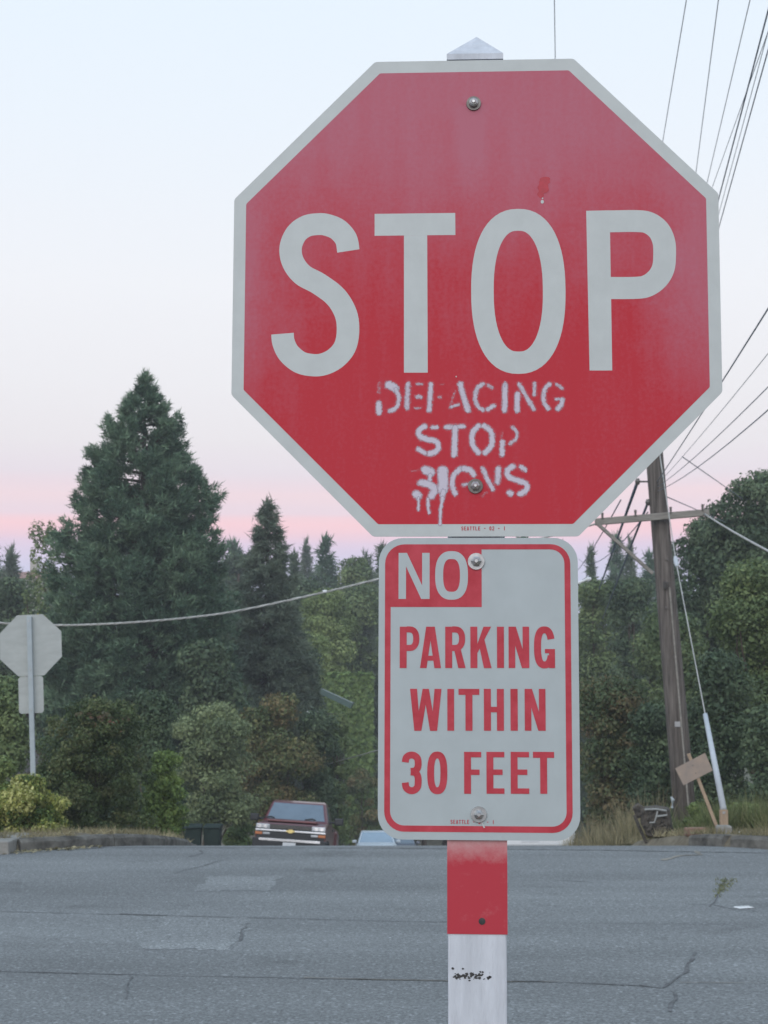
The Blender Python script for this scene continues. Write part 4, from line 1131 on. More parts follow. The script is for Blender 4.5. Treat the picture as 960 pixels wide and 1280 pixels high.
M['lamp_glass'] = mat('headlamp_glass', (.42, .44, .46), .12, .3, .15, 30)
M['amber'] = mat('amber_lens', (.50, .17, .06), .25, 0, .1, 20)
M['red_lens'] = mat('red_lens', (.30, .02, .02), .25, 0, .1, 20)
M['gold'] = mat('gold_emblem', (.62, .50, .20), .3, .6, .1, 30)
M['plate_white'] = mat('number_plate_white', (.6, .62, .64), .5, 0, .05, 20)

def pickup(px, Y):
    c = at(px, 1050, Y)
    t = empty('pickup_truck', (c.x, Y, prof(Y)))
    t.rotation_euler = (-math.atan(.12), R(3.6), R(-2))
    tag(t, 'maroon pickup truck facing uphill, half hidden below the brow of the road', 'pickup truck')
    W = .86
    b = MB()
    loft(b, [(0, .42, W - .03), (-.02, .62, W), (.0, .92, W - .01), (.06, 1.02, W - .05), (1.18, 1.12, W - .04), (3.0, 1.10, W - .02), (4.85, 1.10, W - .02), (4.88, .5, W - .02), (4.0, .32, W - .04), (.8, .32, W - .04)])
    body = b.build('body', M['maroon'], t, bevel=.06, segs=4, smooth=False)
    MB().box((-.60, .25, 1.055), (.60, 1.0, 1.115)).build('hood_bulge', M['maroon'], body, bevel=.03, segs=3)
    cb = MB(); loft(cb, [(1.08, 1.09, .80), (1.72, 1.60, .665), (1.95, 1.655, .655), (2.6, 1.655, .655), (2.86, 1.60, .67), (3.0, 1.08, .80)])
    cab = cb.build('cab', M['maroon'], t, bevel=.055, segs=4)
    def pane(name, q, off, parent=cab):
        P = [Vector(p) for p in q]; n = (P[1] - P[0]).cross(P[2] - P[0]).normalized()
        if n.dot(Vector(off)) < 0: n = -n
        o = MB().add([p + n * .007 for p in P] + [p + n * .002 for p in P], [(0, 1, 2, 3), (0, 4, 5, 1), (1, 5, 6, 2), (2, 6, 7, 3), (3, 7, 4, 0)]).build(name, M['glass'], parent); return o
    ws = pane('windscreen', [(-.70, 1.16, 1.155), (.70, 1.16, 1.155), (.60, 1.675, 1.565), (-.60, 1.675, 1.565)], (0, -1, 1))
    for s in (-1, 1):
        pane('side_window', [(s * .785, 1.50, 1.17), (s * .785, 2.4, 1.17), (s * .688, 2.4, 1.54), (s * .69, 1.82, 1.54)], (s, 0, .3))
    for s in (-1, 1):
        MB().tube([(s * .5 - .28, 1.155, 1.175), (s * .5 + .05 - .15, 1.20, 1.21), (s * .5 + .18 - .2, 1.165, 1.18)], .016, 6).build('wiper', M['black_plastic'], ws)
    # front: dark grille, chrome bar with emblem, lamps
    g = MB().box((-.80, -.045, .60), (.80, 0.02, .985)).build('grille', M['black_plastic'], t, bevel=.015)
    for k in range(5): MB().box((-.48, -.052, .90 + k * .017), (.48, -.046, .906 + k * .017)).build('grille_bar', M['dark_steel'], g)
    MB().box((-.83, -.075, .815), (.83, -.046, .865)).build('chrome_bar', M['chrome'], t, bevel=.012)
    e = MB()
    e.add([(x, y_, z) for y_ in (-.092, -.076) for x, z in ((-.105, .822), (-.045, .822), (-.045, .80), (.045, .80), (.045, .822), (.092, .822), (.105, .86), (.05, .86), (.05, .882), (-.04, .882), (-.04, .86), (-.092, .86))],
          [tuple(range(12)), tuple(range(23, 11, -1))] + [(i, i + 12, (i + 1) % 12 + 12, (i + 1) % 12) for i in range(12)])
    e.build('emblem', M['gold'], t)
    for s in (-1, 1):
        h = MB().box((min(s * .49, s * .82), -.068, .875), (max(s * .49, s * .82), -.03, .985)).build('headlight', M['lamp_glass'], t, bevel=.02)
        MB().tube([(s * .60, -.07, .93), (s * .60, -.073, .93)], .042, 14).build('bulb', M['chrome'], h)
        MB().tube([(s * .73, -.07, .93), (s * .73, -.073, .93)], .042, 14).build('bulb', M['chrome'], h)
        MB().box((min(s * .66, s * .83), -.062, .735), (max(s * .66, s * .83), -.03, .80)).build('turn_signal', M['amber'], t, bevel=.012)
        MB().box((min(s * .48, s * .65), -.06, .74), (max(s * .48, s * .65), -.03, .795)).build('marker_lamp', M['lamp_glass'], t, bevel=.012)
        m_ = MB(); m_.tube([(s * .80, 1.45, 1.15), (s * .94, 1.43, 1.17)], .028, 8)
        mo = m_.build('mirror', M['black_plastic'], t)
        MB().box((min(s * .92, s * 1.14), 1.38, 1.10), (max(s * .92, s * 1.14), 1.47, 1.27)).build('mirror_shell', M['black_plastic'], mo, bevel=.03)
        MB().tube([(s * (W + .005), 1.75, .98), (s * (W + .03), 1.75, .98)], .03, 8).build('door_handle', M['black_plastic'], t)
        for y in (.78, 3.85): wheel(t, s * .76, y, .35, .22)
        # flared rear wing
        MB().box((s * .80 - .06, 3.35, .60), (s * .80 + .09, 4.4, 1.02)).build('rear_wing', M['maroon'], t, bevel=.06, segs=3)
    bp = MB().box((-.87, -.16, .42), (.87, .02, .66)).build('bumper', M['black_plastic'], t, bevel=.03)
    MB().box((-.72, -.178, .595), (.72, -.161, .655)).build('bumper_trim', M['chrome'], bp, bevel=.006)
    MB().box((-.15, -.178, .45), (.15, -.162, .58)).build('number_plate', M['plate_white'], bp)
    return t
pickup(360, 38.0)

def sedan(label, loc, rz, pitch, paint, glass=None):
    t = empty('parked_car', loc); t.rotation_euler = (pitch, 0, rz)
    tag(t, label, 'car')
    b = MB()
    loft(b, [(0, .30, .78), (-.03, .48, .84), (.02, .66, .83), (.12, .74, .80), (1.15, .92, .80), (3.55, .94, .80), (4.35, .90, .78), (4.45, .72, .83), (4.48, .48, .84), (4.40, .28, .78), (3.9, .22, .78), (.6, .22, .78)])
    body = b.build('body', paint, t, bevel=.05, segs=3)
    cb = MB(); loft(cb, [(1.02, .90, .755), (1.75, 1.37, .60), (2.0, 1.43, .575), (2.75, 1.44, .575), (3.05, 1.38, .60), (3.75, .92, .755)])
    cab = cb.build('cabin', paint, t, bevel=.04, segs=3)
    def pane(name, q, off):
        P = [Vector(p) for p in q]; n = (P[1] - P[0]).cross(P[2] - P[0]).normalized()
        if n.dot(Vector(off)) < 0: n = -n
        MB().add([p + n * .008 for p in P] + [p + n * .002 for p in P], [(0, 1, 2, 3), (0, 4, 5, 1), (1, 5, 6, 2), (2, 6, 7, 3), (3, 7, 4, 0)]).build(name, glass or M['glass'], cab)
    pane('windscreen', [(-.685, 1.09, .945), (.685, 1.09, .945), (.555, 1.72, 1.35), (-.555, 1.72, 1.35)], (0, -1, 1))
    pane('rear_window', [(-.67, 3.70, .955), (.67, 3.70, .955), (.555, 3.08, 1.355), (-.555, 3.08, 1.355)], (0, 1, 1))
    for s in (-1, 1):
        pane('side_window', [(s * .742, 1.35, .96), (s * .742, 2.3, .96), (s * .612, 2.3, 1.35), (s * .612, 1.86, 1.35)], (s, 0, .3))
        pane('side_window', [(s * .742, 2.36, .96), (s * .742, 3.45, .96), (s * .612, 2.98, 1.35), (s * .612, 2.36, 1.35)], (s, 0, .3))
        MB().box((min(s * .50, s * .80), -.035, .55), (max(s * .50, s * .80), .06, .67)).build('headlight', M['lamp_glass'], t, bevel=.02)
        MB().box((min(s * .50, s * .80), 4.42, .62), (max(s * .50, s * .80), 4.485, .76)).build('tail_light', M['red_lens'], t, bevel=.015)
        mo = MB().box((min(s * .80, s * .97), 1.30, .93), (max(s * .80, s * .97), 1.40, 1.05)).build('mirror', paint, t, bevel=.025)
        MB().box((min(s * .75, s * .84), 1.33, .91), (max(s * .75, s * .84), 1.39, .95)).build('mirror_stalk', M['black_plastic'], mo)
        for y in (.85, 3.5): wheel(t, s * .74, y, .31, .19)
    MB().box((-.40, -.045, .45), (.40, -.02, .60)).build('grille', M['black_plastic'], t, bevel=.01)
    rbm = MB().box((-.85, 4.44, .28), (.85, 4.58, .55)).build('rear_bumper', paint, t, bevel=.045, segs=3)
    for x0, x1 in ((-.62, -.22), (.12, .62)):
        MB().box((x0, 4.578, .465), (x1, 4.586, .485)).build('bumper_strip', M['black_plastic'], rbm)
    MB().box((-.16, 4.579, .36), (.16, 4.588, .45)).build('number_plate', M['plate_white'], rbm)
    return t
c = at(472, 1040, 66)
sedan('pale blue car far down the street, only its roof and windscreen showing', (c.x, 64.3, prof(64.3)), R(2), -math.atan(.095), M['pale_blue_paint'], M['sky_glass'])
c = at(497, 1030, 73.5)
sedan('slate coloured car just behind the pale blue car', (c.x, 73.5, prof(73.5)), R(-3), -math.atan(.095), M['slate_paint'])
sedan('white car parked downhill behind the no parking plate, white rear bumper showing', (2.72, 30.3 + 4.5, prof(34.8)), math.pi, math.atan(.12), M['white_paint'])

# ================================================================== wheelie bins
M['bin_green'] = mat('dark_green_plastic', (.02, .034, .03), .75, 0, .2, 8, spec=.15)
def bin_(px, Y, label, rz):
    c = at(px, 1040, Y); t = empty('wheelie_bin', (c.x, Y, gz(c.x, Y)), rz)
    tag(t, label, 'bin', 'wheelie bins by the hedge')
    b = MB(); w0, w1 = .165, .205
    b.add([(-w0, -.18, .05), (w0, -.18, .05), (w0, .18, .05), (-w0, .18, .05), (-w1, -.23, .95), (w1, -.23, .95), (w1, .23, .95), (-w1, .23, .95)], [(0, 3, 2, 1), (4, 5, 6, 7), (0, 1, 5, 4), (1, 2, 6, 5), (2, 3, 7, 6), (3, 0, 4, 7)])
    b.build('body', M['bin_green'], t, bevel=.02)
    MB().add([(-.22, -.27, .955), (.22, -.27, .955), (.22, .25, .955), (-.22, .25, .955), (-.21, -.25, .985), (.21, -.25, .985), (.21, .23, 1.04), (-.21, .23, 1.04)], [(0, 3, 2, 1), (4, 5, 6, 7), (0, 1, 5, 4), (1, 2, 6, 5), (2, 3, 7, 6), (3, 0, 4, 7)]).build('lid', M['bin_green'], t, bevel=.012)
    MB().tube([(-.2, .27, .93), (.2, .27, .93)], .016, 8).build('handle', M['black_plastic'], t)
    for s in (-1, 1): MB().tube([(s * .17, .2, .1), (s * .22, .2, .1)], .1, 14).build('wheel', M['rubber'], t)
    t.scale = (.95, .95, .86)
bin_(242, 38, 'dark green wheelie bin, the left one of the pair by the bright hedge', .05)
bin_(266, 38, 'dark green wheelie bin, the right one of the pair nearer the pickup truck', -.04)

# ================================================================== houses glimpsed between the trees
M['brick_roof'] = mat('dull_red_roof', (.30, .17, .14), .8, 0, .15, 2)
M['pale_wall'] = mat('pale_wall', (.42, .40, .36), .85, 0, .1, 2)
M['dark_wall'] = mat('brown_shed_wall', (.09, .085, .075), .9, 0, .2, 3)
M['grey_roof'] = mat('grey_shingle_roof', (.17, .16, .155), .9, 0, .25, 5, bump=.4)
M['green_metal'] = mat('green_metal_roof', (.075, .125, .115), .45, .1, .12, 3)
def house(name, label, x, Y, z0, w, d, h, roof_h, wallm, roofm, ridge_x=True, over=.25, chim=True, wins=()):
    t = empty(name, (x, Y, z0)); tag(t, label, 'house')
    wl = MB().box((-w / 2, -d / 2, -.5), (w / 2, d / 2, h)).build('wall', wallm, t)
    o = over
    if ridge_x: vs = [(-w / 2 - o, -d / 2 - o, h - .05), (w / 2 + o, -d / 2 - o, h - .05), (w / 2 + o, d / 2 + o, h - .05), (-w / 2 - o, d / 2 + o, h - .05), (-w / 2 - o, 0, h + roof_h), (w / 2 + o, 0, h + roof_h)]; fs = [(0, 1, 5, 4), (2, 3, 4, 5), (0, 4, 3), (1, 2, 5), (0, 3, 2, 1)]
    else: vs = [(-w / 2 - o, -d / 2 - o, h - .05), (w / 2 + o, -d / 2 - o, h - .05), (w / 2 + o, d / 2 + o, h - .05), (-w / 2 - o, d / 2 + o, h - .05), (0, -d / 2 - o, h + roof_h), (0, d / 2 + o, h + roof_h)]; fs = [(0, 1, 4), (2, 3, 5), (1, 2, 5, 4), (3, 0, 4, 5), (0, 3, 2, 1)]
    rf = MB().add(vs, fs).build('roof', roofm, t)
    if chim: MB().box((w * .22, -.3, h), (w * .22 + .5, .3, h + roof_h + .9)).build('chimney', wallm, rf)
    for (wx, wz, ww, wh) in wins:
        f = MB().box((wx - ww / 2, -d / 2 - .03, wz), (wx + ww / 2, -d / 2 - .001, wz + wh)).build('window', M['white_paint'], t)
        MB().box((wx - ww / 2 + .06, -d / 2 - .034, wz + .06), (wx + ww / 2 - .06, -d / 2 - .031, wz + wh - .06)).build('pane', M['glass'], f)
    return t
p = at(24, 714, 130)
house('house', 'far house with a dull red roof and chimney at the left horizon', p.x - .6, 130, prof(130) - .2, 7, 6, p.z - prof(130) - .55, .7, M['pale_wall'], M['brick_roof'], wins=((-2, 9.2, 1.2, 1.4), (1.5, 9.2, 1.2, 1.4)))
p = at(14, 928, 33)
house('house', 'low grey shingled roof behind the yellow shrub and the sign back', p.x - 1.55, 33, gz(p.x, 33), 3.2, 3.4, p.z - gz(p.x, 33) - .55, .55, M['pale_wall'], M['grey_roof'], over=.3, chim=False, wins=((-.5, .7, .8, .9),))
def shed():
    Y = 52.6
    a, b = at(397, 860, Y), at(441, 879, Y)
    g = gz(a.x, Y)
    t = empty('shed', (a.x, Y, g)); tag(t, 'small shed with a sloping green metal roof below the clipped hedge', 'shed')
    dx, dz, h = b.x - a.x, b.z - a.z, a.z - g
    MB().box((-.5, .25, -.3), (dx * .72, 2.4, h + dz - .35)).build('wall', M['dark_wall'], t)
    rf = MB()
    th = .17
    rf.add([(.1, 0, h - .02), (dx, 0, h + dz), (dx, 2.7, h + dz), (.1, 2.7, h - .02), (.1, 0, h - th * 1.2), (dx - .08, 0, h + dz - th), (dx - .08, 2.7, h + dz - th), (.1, 2.7, h - th * 1.2)],
           [(0, 1, 2, 3), (4, 7, 6, 5), (0, 4, 5, 1), (1, 5, 6, 2), (2, 6, 7, 3), (3, 7, 4, 0)])
    r_ = rf.build('roof', M['green_metal'], t)
    MB().box((-.35, .18, h - 1.55), (.05, .245, h - .75)).build('window', M['white_paint'], t)
shed()

# ================================================================== utility pole and its lines
M['pole_wood'] = mat('weathered_pole_wood', (.105, .09, .08), .9, 0, .5, 3.5, bump=.9, bscale=14, stretch=(9, 9, .35), col2=(.21, .185, .165))
M['old_timber'] = mat('grey_timber', (.24, .225, .20), .9, 0, .25, 4, bump=.4, bscale=12, stretch=(1, 6, 6))
PY = 25.0
def pole_pt(py, Y=PY):
    """a point on the leaning pole's axis, by height in the picture"""
    px = 818.5 + (855.5 - 818.5) * (py - 575) / (1010 - 575)
    return at(px, py, Y)
p_top = pole_pt(338); p_lo = pole_pt(1062)
t = empty('utility_pole', (p_lo.x, PY, p_lo.z))
tag(t, 'leaning weathered wooden utility pole with crossarms behind the stop sign', 'utility pole')
off = Vector((p_lo.x, PY, p_lo.z))
L_ = lambda v: Vector(v) - off
d = p_top - p_lo
MB().tube([d * -.03, d * .25, d * .5, d * .75, d], [.178, .165, .148, .132, .115], 18).build('pole', M['pole_wood'], t, smooth=True)
def beam(a, b, w, h, name, material):
    a, b = L_(a), L_(b); dd = (b - a); n = dd.normalized(); s = n.cross(Vector((0, 0, 1))).normalized(); u = s.cross(n)
    vs = [p + s * i * w / 2 + u * j * h / 2 for p in (a, b) for i, j in ((-1, -1), (1, -1), (1, 1), (-1, 1))]
    return MB().add(vs, [(0, 1, 2, 3), (7, 6, 5, 4), (0, 4, 5, 1), (1, 5, 6, 2), (2, 6, 7, 3), (3, 7, 4, 0)]).build(name, material, t, bevel=.008)
arm_l, arm_r = at(744, 652.5, PY - .25), at(886, 640.5, PY - .2)
beam(arm_l, arm_r, .09, .105, 'crossarm', M['old_timber'])
beam(at(746, 654, PY - .28), at(816, 717, PY - .2), .045, .055, 'brace', M['old_timber'])
beam(at(716, 404, PY - .2), at(890, 390, PY - .2), .10, .12, 'crossarm', M['old_timber'])
for px, py in ((699, 398), (0, 0)):
    pass
for px in (722, 760, 846, 858, 880):
    a = at(px, 403 - (px - 716) * .08, PY - .2)
    MB().tube([L_(a), L_(a) + Vector((0, 0, .12)), L_(a) + Vector((0, 0, .2))], [.02, .045, .03], 10).build('insulator', M['white_paint'], t)
for px, py in ((797, 602), (810, 628)):
    a = L_(at(px, py, PY)); MB().tube([a + Vector((0, 0, .05)), a, a - Vector((0, 0, .05))], [.025, .045, .025], 10).build('insulator', M['dark_steel'], t)
    MB().tube([a, L_(pole_pt(py))], .015, 6).build('bracket', M['dark_steel'], t)
MB().tube([L_(pole_pt(735)) + Vector((.03, -.17, 0)), L_(pole_pt(1030)) + Vector((.03, -.19, 0))], .016, 8).build('conduit', M['old_timber'], t)
MB().tube([L_(at(832, 735, PY - .17)), L_(at(832, 728, PY - .2))], .04, 8).build('bolt', M['dark_steel'], t)

for py, sx in ((646, -.02), (652, .05), (700, .03), (760, -.04), (822, .02)):
    a = L_(pole_pt(py)) + Vector((sx, -.15, 0)); MB().tube([a, a + Vector((0, -.035, 0))], .018, 8).build('bolt', M['dark_steel'], t)
a = L_(pole_pt(905)) + Vector((-.02, -.172, 0)); MB().box((a.x - .05, a.y - .006, a.z - .04), (a.x + .05, a.y + .004, a.z + .04)).build('tag_plate', M['galv'], t)
for k in (.06, .35, .66, .94):
    a = L_(arm_l.lerp(arm_r, k)); MB().tube([a + Vector((0, -.05, .03)), a + Vector((0, -.05, .13))], [.014, .022], 8).build('pin', M['dark_steel'], t)
def wire(label, a, b, ext=0.0, r=.009, sag=0.0, material='wire', name='power_line', n=14):
    a, b = Vector(a), Vector(b)
    e = a + (b - a) * (1 + ext)
    pts = []
    for i in range(n + 1):
        s = i / n; q = a.lerp(e, s); q.z -= sag * 4 * s * (1 - s); pts.append(q - a)
    o = MB().tube(pts, r, 6).build(name, M[material], None, tuple(a), smooth=True)
    tag(o, label, 'cable', 'overhead lines')
    return o
near = 11.0
wire('leftmost overhead line rising vertically above the stop sign', at(699, 402, PY), at(693, 0, near), .9, 0.0030)
wire('overhead line left of all others at the upper right corner', pole_pt(350), at(858, 0, near), .9, 0.0034)
wire('second overhead line from the left at the upper right corner', at(846, 400, PY), at(898, 0, near), .9, 0.0034)
wire('third overhead line from the left at the upper right corner', at(843, 402, PY), at(937.5, 0, near), .9, 0.0034)
wire('fourth overhead line, thin and slanting, at the upper right corner', at(830, 402, PY), at(960, 40, near), .9, 0.0030)
wire('thick dark overhead cable at the upper right corner', at(858, 402, PY), at(960, 14, near), .9, 0.0065)
wire('thin line hugging the thick overhead cable', at(862, 402, PY), at(960, 40, near), .9, 0.0030)
wire('rightmost overhead line at the upper right corner', at(866, 402, PY), at(960, 63, near), .9, 0.0050)
wire('dark cable meeting the pole just under the stop sign, highest of the lower lines', pole_pt(603), at(960, 377, near), .9, 0.0065, .05)
wire('faint thin line below the dark cable right of the stop sign', pole_pt(606), at(960, 424, near), .9, 0.0030, .10)
wire('grey line curving from pole to right edge, second from bottom', pole_pt(609), at(960, 455, near), .9, 0.0040, .16)
wire('lowest grey line curving from the pole to the right edge', pole_pt(614), at(960, 473, near), .9, 0.0045, .22)
wire('pale service cable from the crossarm\'s right end to the right edge', at(880, 642, PY - .2), at(975, 692, 16), .5, .013, .04, 'pale_wire')
wire('thin line crossing behind the pole into the dark tree top', at(853, 571, PY + 2), at(920, 618, 40), .2, .009)
wire('thin line from the pole over the crossarm into the trees', pole_pt(616), at(905, 652, 44), .1, .009)
wire('dark cable running downhill left of the pole from the upper insulator', at(797, 602, PY), at(752, 728, 58), .8, .028, 0)
wire('dark cable running downhill left of the pole from the lower insulator', at(810, 628, PY), at(757, 764, 58), .5, .022, 0)
wire('thin slack line just right of the stop sign\'s lower corner', at(776, 625, PY), at(724, 706, 60), .5, .012, .15)
wire('thin slack line under the crossarm\'s left end', at(810, 640, PY), at(735, 690, 60), .5, .010, .5)

# the twisted pale service drop that crosses the picture to the left
def service_drop():
    Y0, Y1 = PY - .3, 23.0
    pix = [(744, 655), (600, 693), (470, 724.5), (400, 741.5), (300, 763), (240, 771.5), (180, 777), (120, 780.5), (75, 781.5), (20, 780), (-60, 772), (-160, 752)]
    P = []
    for px, py in pix: P.append(at(px, py, Y0 + (Y1 - Y0) * (744 - px) / 904))
    S3 = []
    for i in range(len(P) - 1):
        p0, p1, p2, p3 = P[max(i - 1, 0)], P[i], P[i + 1], P[min(i + 2, len(P) - 1)]
        for k in range(14):
            u = k / 14
            S3.append(.5 * ((2 * p1) + (p2 - p0) * u + (2 * p0 - 5 * p1 + 4 * p2 - p3) * u * u + (3 * p1 - p0 - 3 * p2 + p3) * u ** 3))
    o = S3[0]
    t2 = empty('service_cable', o); tag(t2, 'pale twisted service cable sagging across from the pole to the left edge', 'cable', 'overhead lines')
    for ph in (0, 2.1, 4.2):
        MB().tube([q - o + Vector((0, .009 * math.cos(i * .8 + ph), .009 * math.sin(i * .8 + ph))) for i, q in enumerate(S3)], .0085, 5).build('strand', M['pale_wire'], t2, smooth=True)
    c2 = at(406, 740, Y0 + (Y1 - Y0) * 338 / 904) - o
    MB().tube([c2 - Vector((.03, 0, -.008)), c2 + Vector((.03, 0, .008))], .022, 8).build('connector', M['white_paint'], t2)
service_drop()
wire('short pale guy strand low beside the left edge of the plate', at(396, 959, 53), at(500, 930, 44), .3, .016, 0, 'pale_wire')

# guy wire with insulator and guard tube
M['guard'] = mat('pale_guard_plastic', (.46, .50, .54), .55, 0, .1, 4)
ga, gb = pole_pt(560) + Vector((.05, -.15, 0)), at(904.5, 1012, 20.2)
o = ga
t = empty('guy_wire', gb); tag(t, 'pale guy wire with insulator and tube guard, anchored right of the pole', 'guy wire')
def gp(py):
    u = (py - 560) / (1012 - 560); return ga.lerp(gb, u)
pt_ins = at(845, 702, 23.4); pt_gt = at(881.5, 893, 21.2)
MB().tube([ga - gb, pt_ins - gb, pt_gt - gb, (0, 0, 0)], .008, 6).build('strand', M['pale_wire'], t)
dv = (pt_gt - pt_ins).normalized()
MB().tube([pt_ins - gb - dv * .11, pt_ins - gb - dv * .05, pt_ins - gb + dv * .05, pt_ins - gb + dv * .11], [.02, .034, .034, .02], 10).build('insulator', M['guard'], t)
MB().tube([pt_gt - gb, (pt_gt - gb) * .5, (0, 0, 0)], [.030, .037, .041], 14).build('guard_tube', M['guard'], t, smooth=True)

# timber stake, its concrete block and the cardboard sign leaning there
M['stake_wood'] = mat('raw_timber', (.36, .27, .19), .85, 0, .2, 5, bump=.3, stretch=(5, 5, 1))
M['cardboard'] = mat('weathered_cardboard', (.30, .255, .225), .9, 0, .14, 7, col2=(.36, .28, .22))
M['brick_red'] = mat('dull_brick', (.24, .15, .11), .9, 0, .25, 12, bump=.4)
g20 = gz(4.3, 20.1)
c = at(905, 1040, 20.1)
st_ = empty('timber_stake', (c.x, 20.1, g20)); tag(st_, 'short raw timber stake at the foot of the guy wire guard', 'stake')
zt = at(905, 1012, 20.1).z - g20
MB().box((-.05, -.03, -.1), (.05, .03, zt)).build('stake', M['stake_wood'], st_, bevel=.004)
MB().box((-.02, -.034, zt - .05), (.015, -.0305, zt - .02)).build('nail_plate', M['galv'], st_)
c = at(906, 1043, 19.75)
rgb_ = random.Random(2)
cbk = empty('concrete_block', (c.x, 19.78, gz(c.x, 19.78) - .02)); tag(cbk, 'small rough concrete block in front of the timber stake', 'block')
MB().box((-.10, -.07, 0), (.09, .08, .145)).build('block', M['concrete'], cbk, bevel=.03, segs=3)
c = at(869, 1043, 19.9)
cbk = empty('brick', (c.x, 19.9, gz(c.x, 19.9) + .0), .15); tag(cbk, 'reddish brick lying left of the concrete block', 'brick')
MB().box((-.125, -.06, 0), (.125, .06, .10)).build('brick_body', M['brick_red'], cbk, bevel=.012)
def cardboard_sign():
    Y = 20.0
    a, b = at(860.5, 942, Y), at(898.5, 1040, Y)
    t = empty('cardboard_sign', b); tag(t, 'blank brown cardboard sign tilted on a timber stick', 'sign')
    dv = a - b; n = dv.normalized(); s = Vector((0, 1, 0)).cross(n).normalized(); f = Vector((0, 1, 0))
    vs = [p + s * i * .02 + f * j * .012 for p in (Vector((0, 0, 0)) - n * .12, dv) for i, j in ((-1, -1), (1, -1), (1, 1), (-1, 1))]
    MB().add(vs, [(0, 1, 2, 3), (7, 6, 5, 4), (0, 4, 5, 1), (1, 5, 6, 2), (2, 6, 7, 3), (3, 7, 4, 0)]).build('stick', M['stake_wood'], t)
    q = [at(px, py, Y) - b for px, py in ((843.5, 960.5), (881, 941), (890.5, 963), (854, 981.5))]
    ctr = sum(q, Vector()) / 4
    bd = MB().add([p + Vector((0, -.022, 0)) for p in q] + [p + Vector((0, -.014, 0)) for p in q], [(0, 1, 2, 3), (7, 6, 5, 4), (0, 4, 5, 1), (1, 5, 6, 2), (2, 6, 7, 3), (3, 7, 4, 0)]).build('board', M['cardboard'], t)
    for k in (-.05, .05):
        e = ctr + n * k; MB().tube([e + Vector((0, -.022, 0)), e + Vector((0, -.027, 0))], .008, 8).build('nail', M['dark_steel'], bd)
cardboard_sign()

# litter
def litter(px, py, Y, w, d, h, label, rz=.3):
    c = at(px, py, Y); b = MB(); rg3 = random.Random(int(px))
    z = gz(c.x, Y) if Y > 17.4 else 0
    b.add([(-w / 2, -d / 2, 0), (w / 2, -d * .4, 0), (w * .45, d / 2, 0), (-w * .5, d * .4, 0), (-w * .4, -d * .3, h), (w * .35, -d * .4, h * .7), (w * .4, d * .3, h), (-w * .42, d * .35, h * .8)], [(0, 3, 2, 1), (4, 5, 6, 7), (0, 1, 5, 4), (1, 2, 6, 5), (2, 3, 7, 6), (3, 0, 4, 7)])
    o = b.build('litter', M['white_paint'], None, (c.x, Y, z + .004), bevel=.004); o.rotation_euler = (0, 0, rz)
    tag(o, label, 'litter', 'scraps of litter')
c = gpt(930, 1135, 0)
litter(930, 1135, c.y, .15, .11, .010, 'flat white scrap of litter lying on the road')
litter(926, 1041, 19.7, .09, .06, .05, 'white cup scrap in the weeds right of the concrete block')
litter(944, 1038, 20.2, .08, .05, .04, 'small pale scrap near the right edge in the weeds')

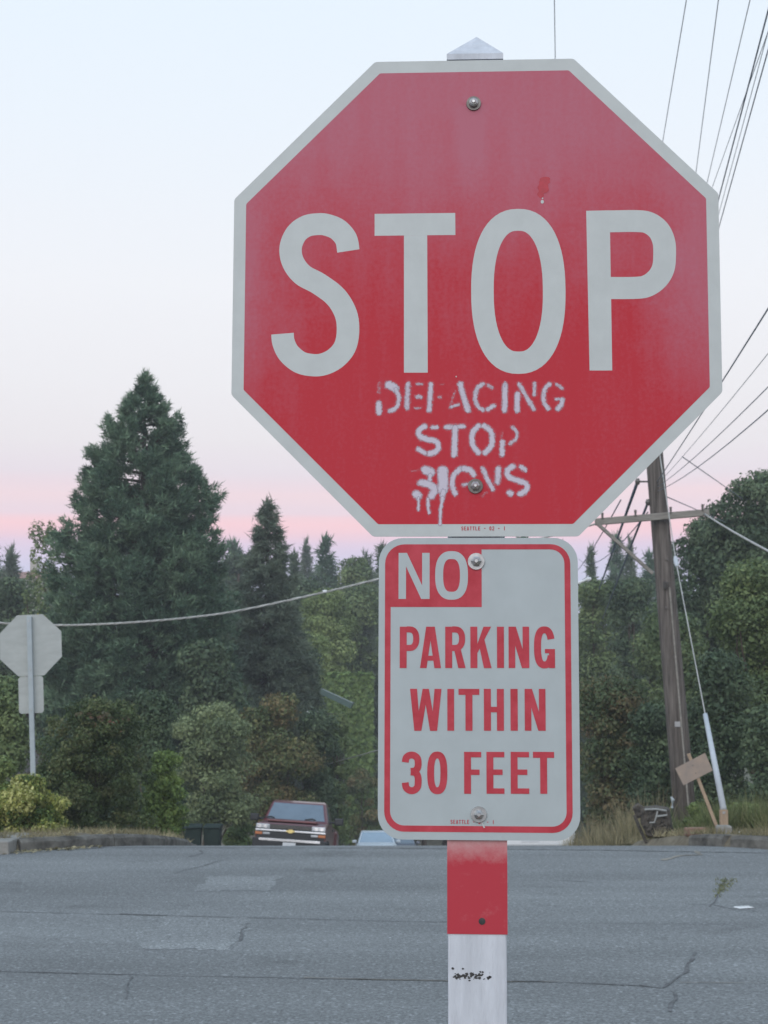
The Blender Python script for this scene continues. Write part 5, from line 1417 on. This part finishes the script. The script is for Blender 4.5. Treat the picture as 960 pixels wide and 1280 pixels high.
# the broken chair left at the pole
M['burnt'] = mat('charred_upholstery', (.05, .045, .04), .95, 0, .6, 14, bump=1, bscale=25, col2=(.14, .125, .105))
M['grey_frame'] = mat('grey_chair_frame', (.28, .29, .28), .55, .2, .2, 10)
def broken_chair():
    Y = 21.2; c = at(818, 1050, Y); g = gz(c.x, Y)
    t = empty('broken_chair', (c.x, Y, g)); tag(t, 'dark broken chair with a grey metal frame dumped left of the pole', 'chair')
    P = lambda px, py, dy=0: at(px, py, Y + dy) - Vector((c.x, Y, g))
    rg4 = random.Random(6)
    # slumped seat cushion
    b = MB(); q = [(803, 1011), (819, 1009), (836, 1012), (840, 1036), (828, 1047), (809, 1046), (800, 1028)]
    n = len(q); vs = [P(x, y, -.08) for x, y in q] + [P(x + 1, y - 3, .28) for x, y in q]
    b.add(vs, [tuple(range(n)), tuple(range(2 * n - 1, n - 1, -1))] + [(i, i + n, (i + 1) % n + n, (i + 1) % n) for i in range(n)])
    cu = b.build('seat', M['burnt'], t, bevel=.03, segs=3)
    for i in range(9):
        a = P(rg4.uniform(806, 834), rg4.uniform(1018, 1042), -.09); e = a + Vector((rg4.uniform(-.12, .12), -.02, rg4.uniform(-.05, .05)))
        MB().tube([a, (a + e) / 2 + Vector((0, -.03, .01)), e], [.012, .02, .01], 6).build('torn_strip', M['burnt'], cu)
    MB().tube([P(806, 1012, -.12), P(820, 1011.5, -.12), P(833, 1013.5, -.12), P(834, 1019, -.12), P(821, 1020.5, -.12)], .014, 8).build('frame', M['grey_frame'], t)
    MB().tube([P(822, 1014, -.12), P(820, 1022, -.12), P(818, 1028, -.12), P(812, 1028.5, -.12)], .012, 8).build('frame', M['grey_frame'], t)
    MB().tube([P(793, 1019, -.05), P(800, 1036, -.1), P(808, 1054, -.1)], [.022, .022, .018], 8).build('leg', M['burnt'], t)
    MB().tube([P(838, 1030, .1), P(842, 1042, .1), P(847, 1052, .1)], .016, 8).build('leg', M['burnt'], t)
    b = MB(); q = [(790, 1010), (797, 1004), (803, 1008), (808, 1013), (805, 1018), (809, 1026), (800, 1022), (795, 1024), (793, 1016)]
    n = len(q); b.add([P(x, y, -.04) for x, y in q] + [P(x, y - 1, .2) for x, y in q], [tuple(range(n)), tuple(range(2 * n - 1, n - 1, -1))] + [(i, i + n, (i + 1) % n + n, (i + 1) % n) for i in range(n)])
    b.build('backrest', M['burnt'], t, bevel=.025, segs=2)
    b = MB().tube([P(840, 1010, .1), P(841, 1000, .1), P(839, 996, .1)], [.02, .026, .012], 8); b.build('white_rag', M['grey_post'], t)
broken_chair()

# a small street lamp peeping out beside the plate
def street_lamp():
    Y = 60; a = at(706, 735, Y); g = gz(a.x, Y)
    t = empty('street_lamp', (a.x, Y, g)); tag(t, 'small pale street lamp head on an arm at the plate\'s right edge', 'street lamp')
    h = a.z - g; e = at(735, 724, Y) - Vector((a.x, Y, g))
    MB().tube([(0, 0, -.3), (0, 0, h * .5), (0, 0, h + .1)], [.1, .085, .07], 10).build('pole', M['grey_post'], t)
    MB().tube([(0, 0, h - .05), e * .5 + Vector((0, 0, h * .5)), e], [.05, .045, .04], 8).build('arm', M['white_paint'], t)
    MB().tube([e - Vector((.1, 0, .02)), e, e + Vector((.12, 0, .02))], [.05, .09, .05], 10).build('lamp_head', M['white_paint'], t)
street_lamp()

# ================================================================== thin evening haze over everything
hz_mat = bpy.data.materials.new('evening_haze'); hz_mat.use_nodes = True
hn = hz_mat.node_tree; hn.nodes.clear()
ho = hn.nodes.new('ShaderNodeOutputMaterial'); hv = hn.nodes.new('ShaderNodeVolumePrincipled')
hv.inputs['Color'].default_value = (.90, .93, .97, 1); hv.inputs['Density'].default_value = .0013; hv.inputs['Anisotropy'].default_value = .1
hn.links.new(hv.outputs[0], ho.inputs['Volume'])
hz = MB().box((-1230, -90, -9.5), (1230, 1220, 18)).build('haze', hz_mat)
hz['kind'] = 'stuff'; hz['label'] = 'thin pale evening haze over the whole street'
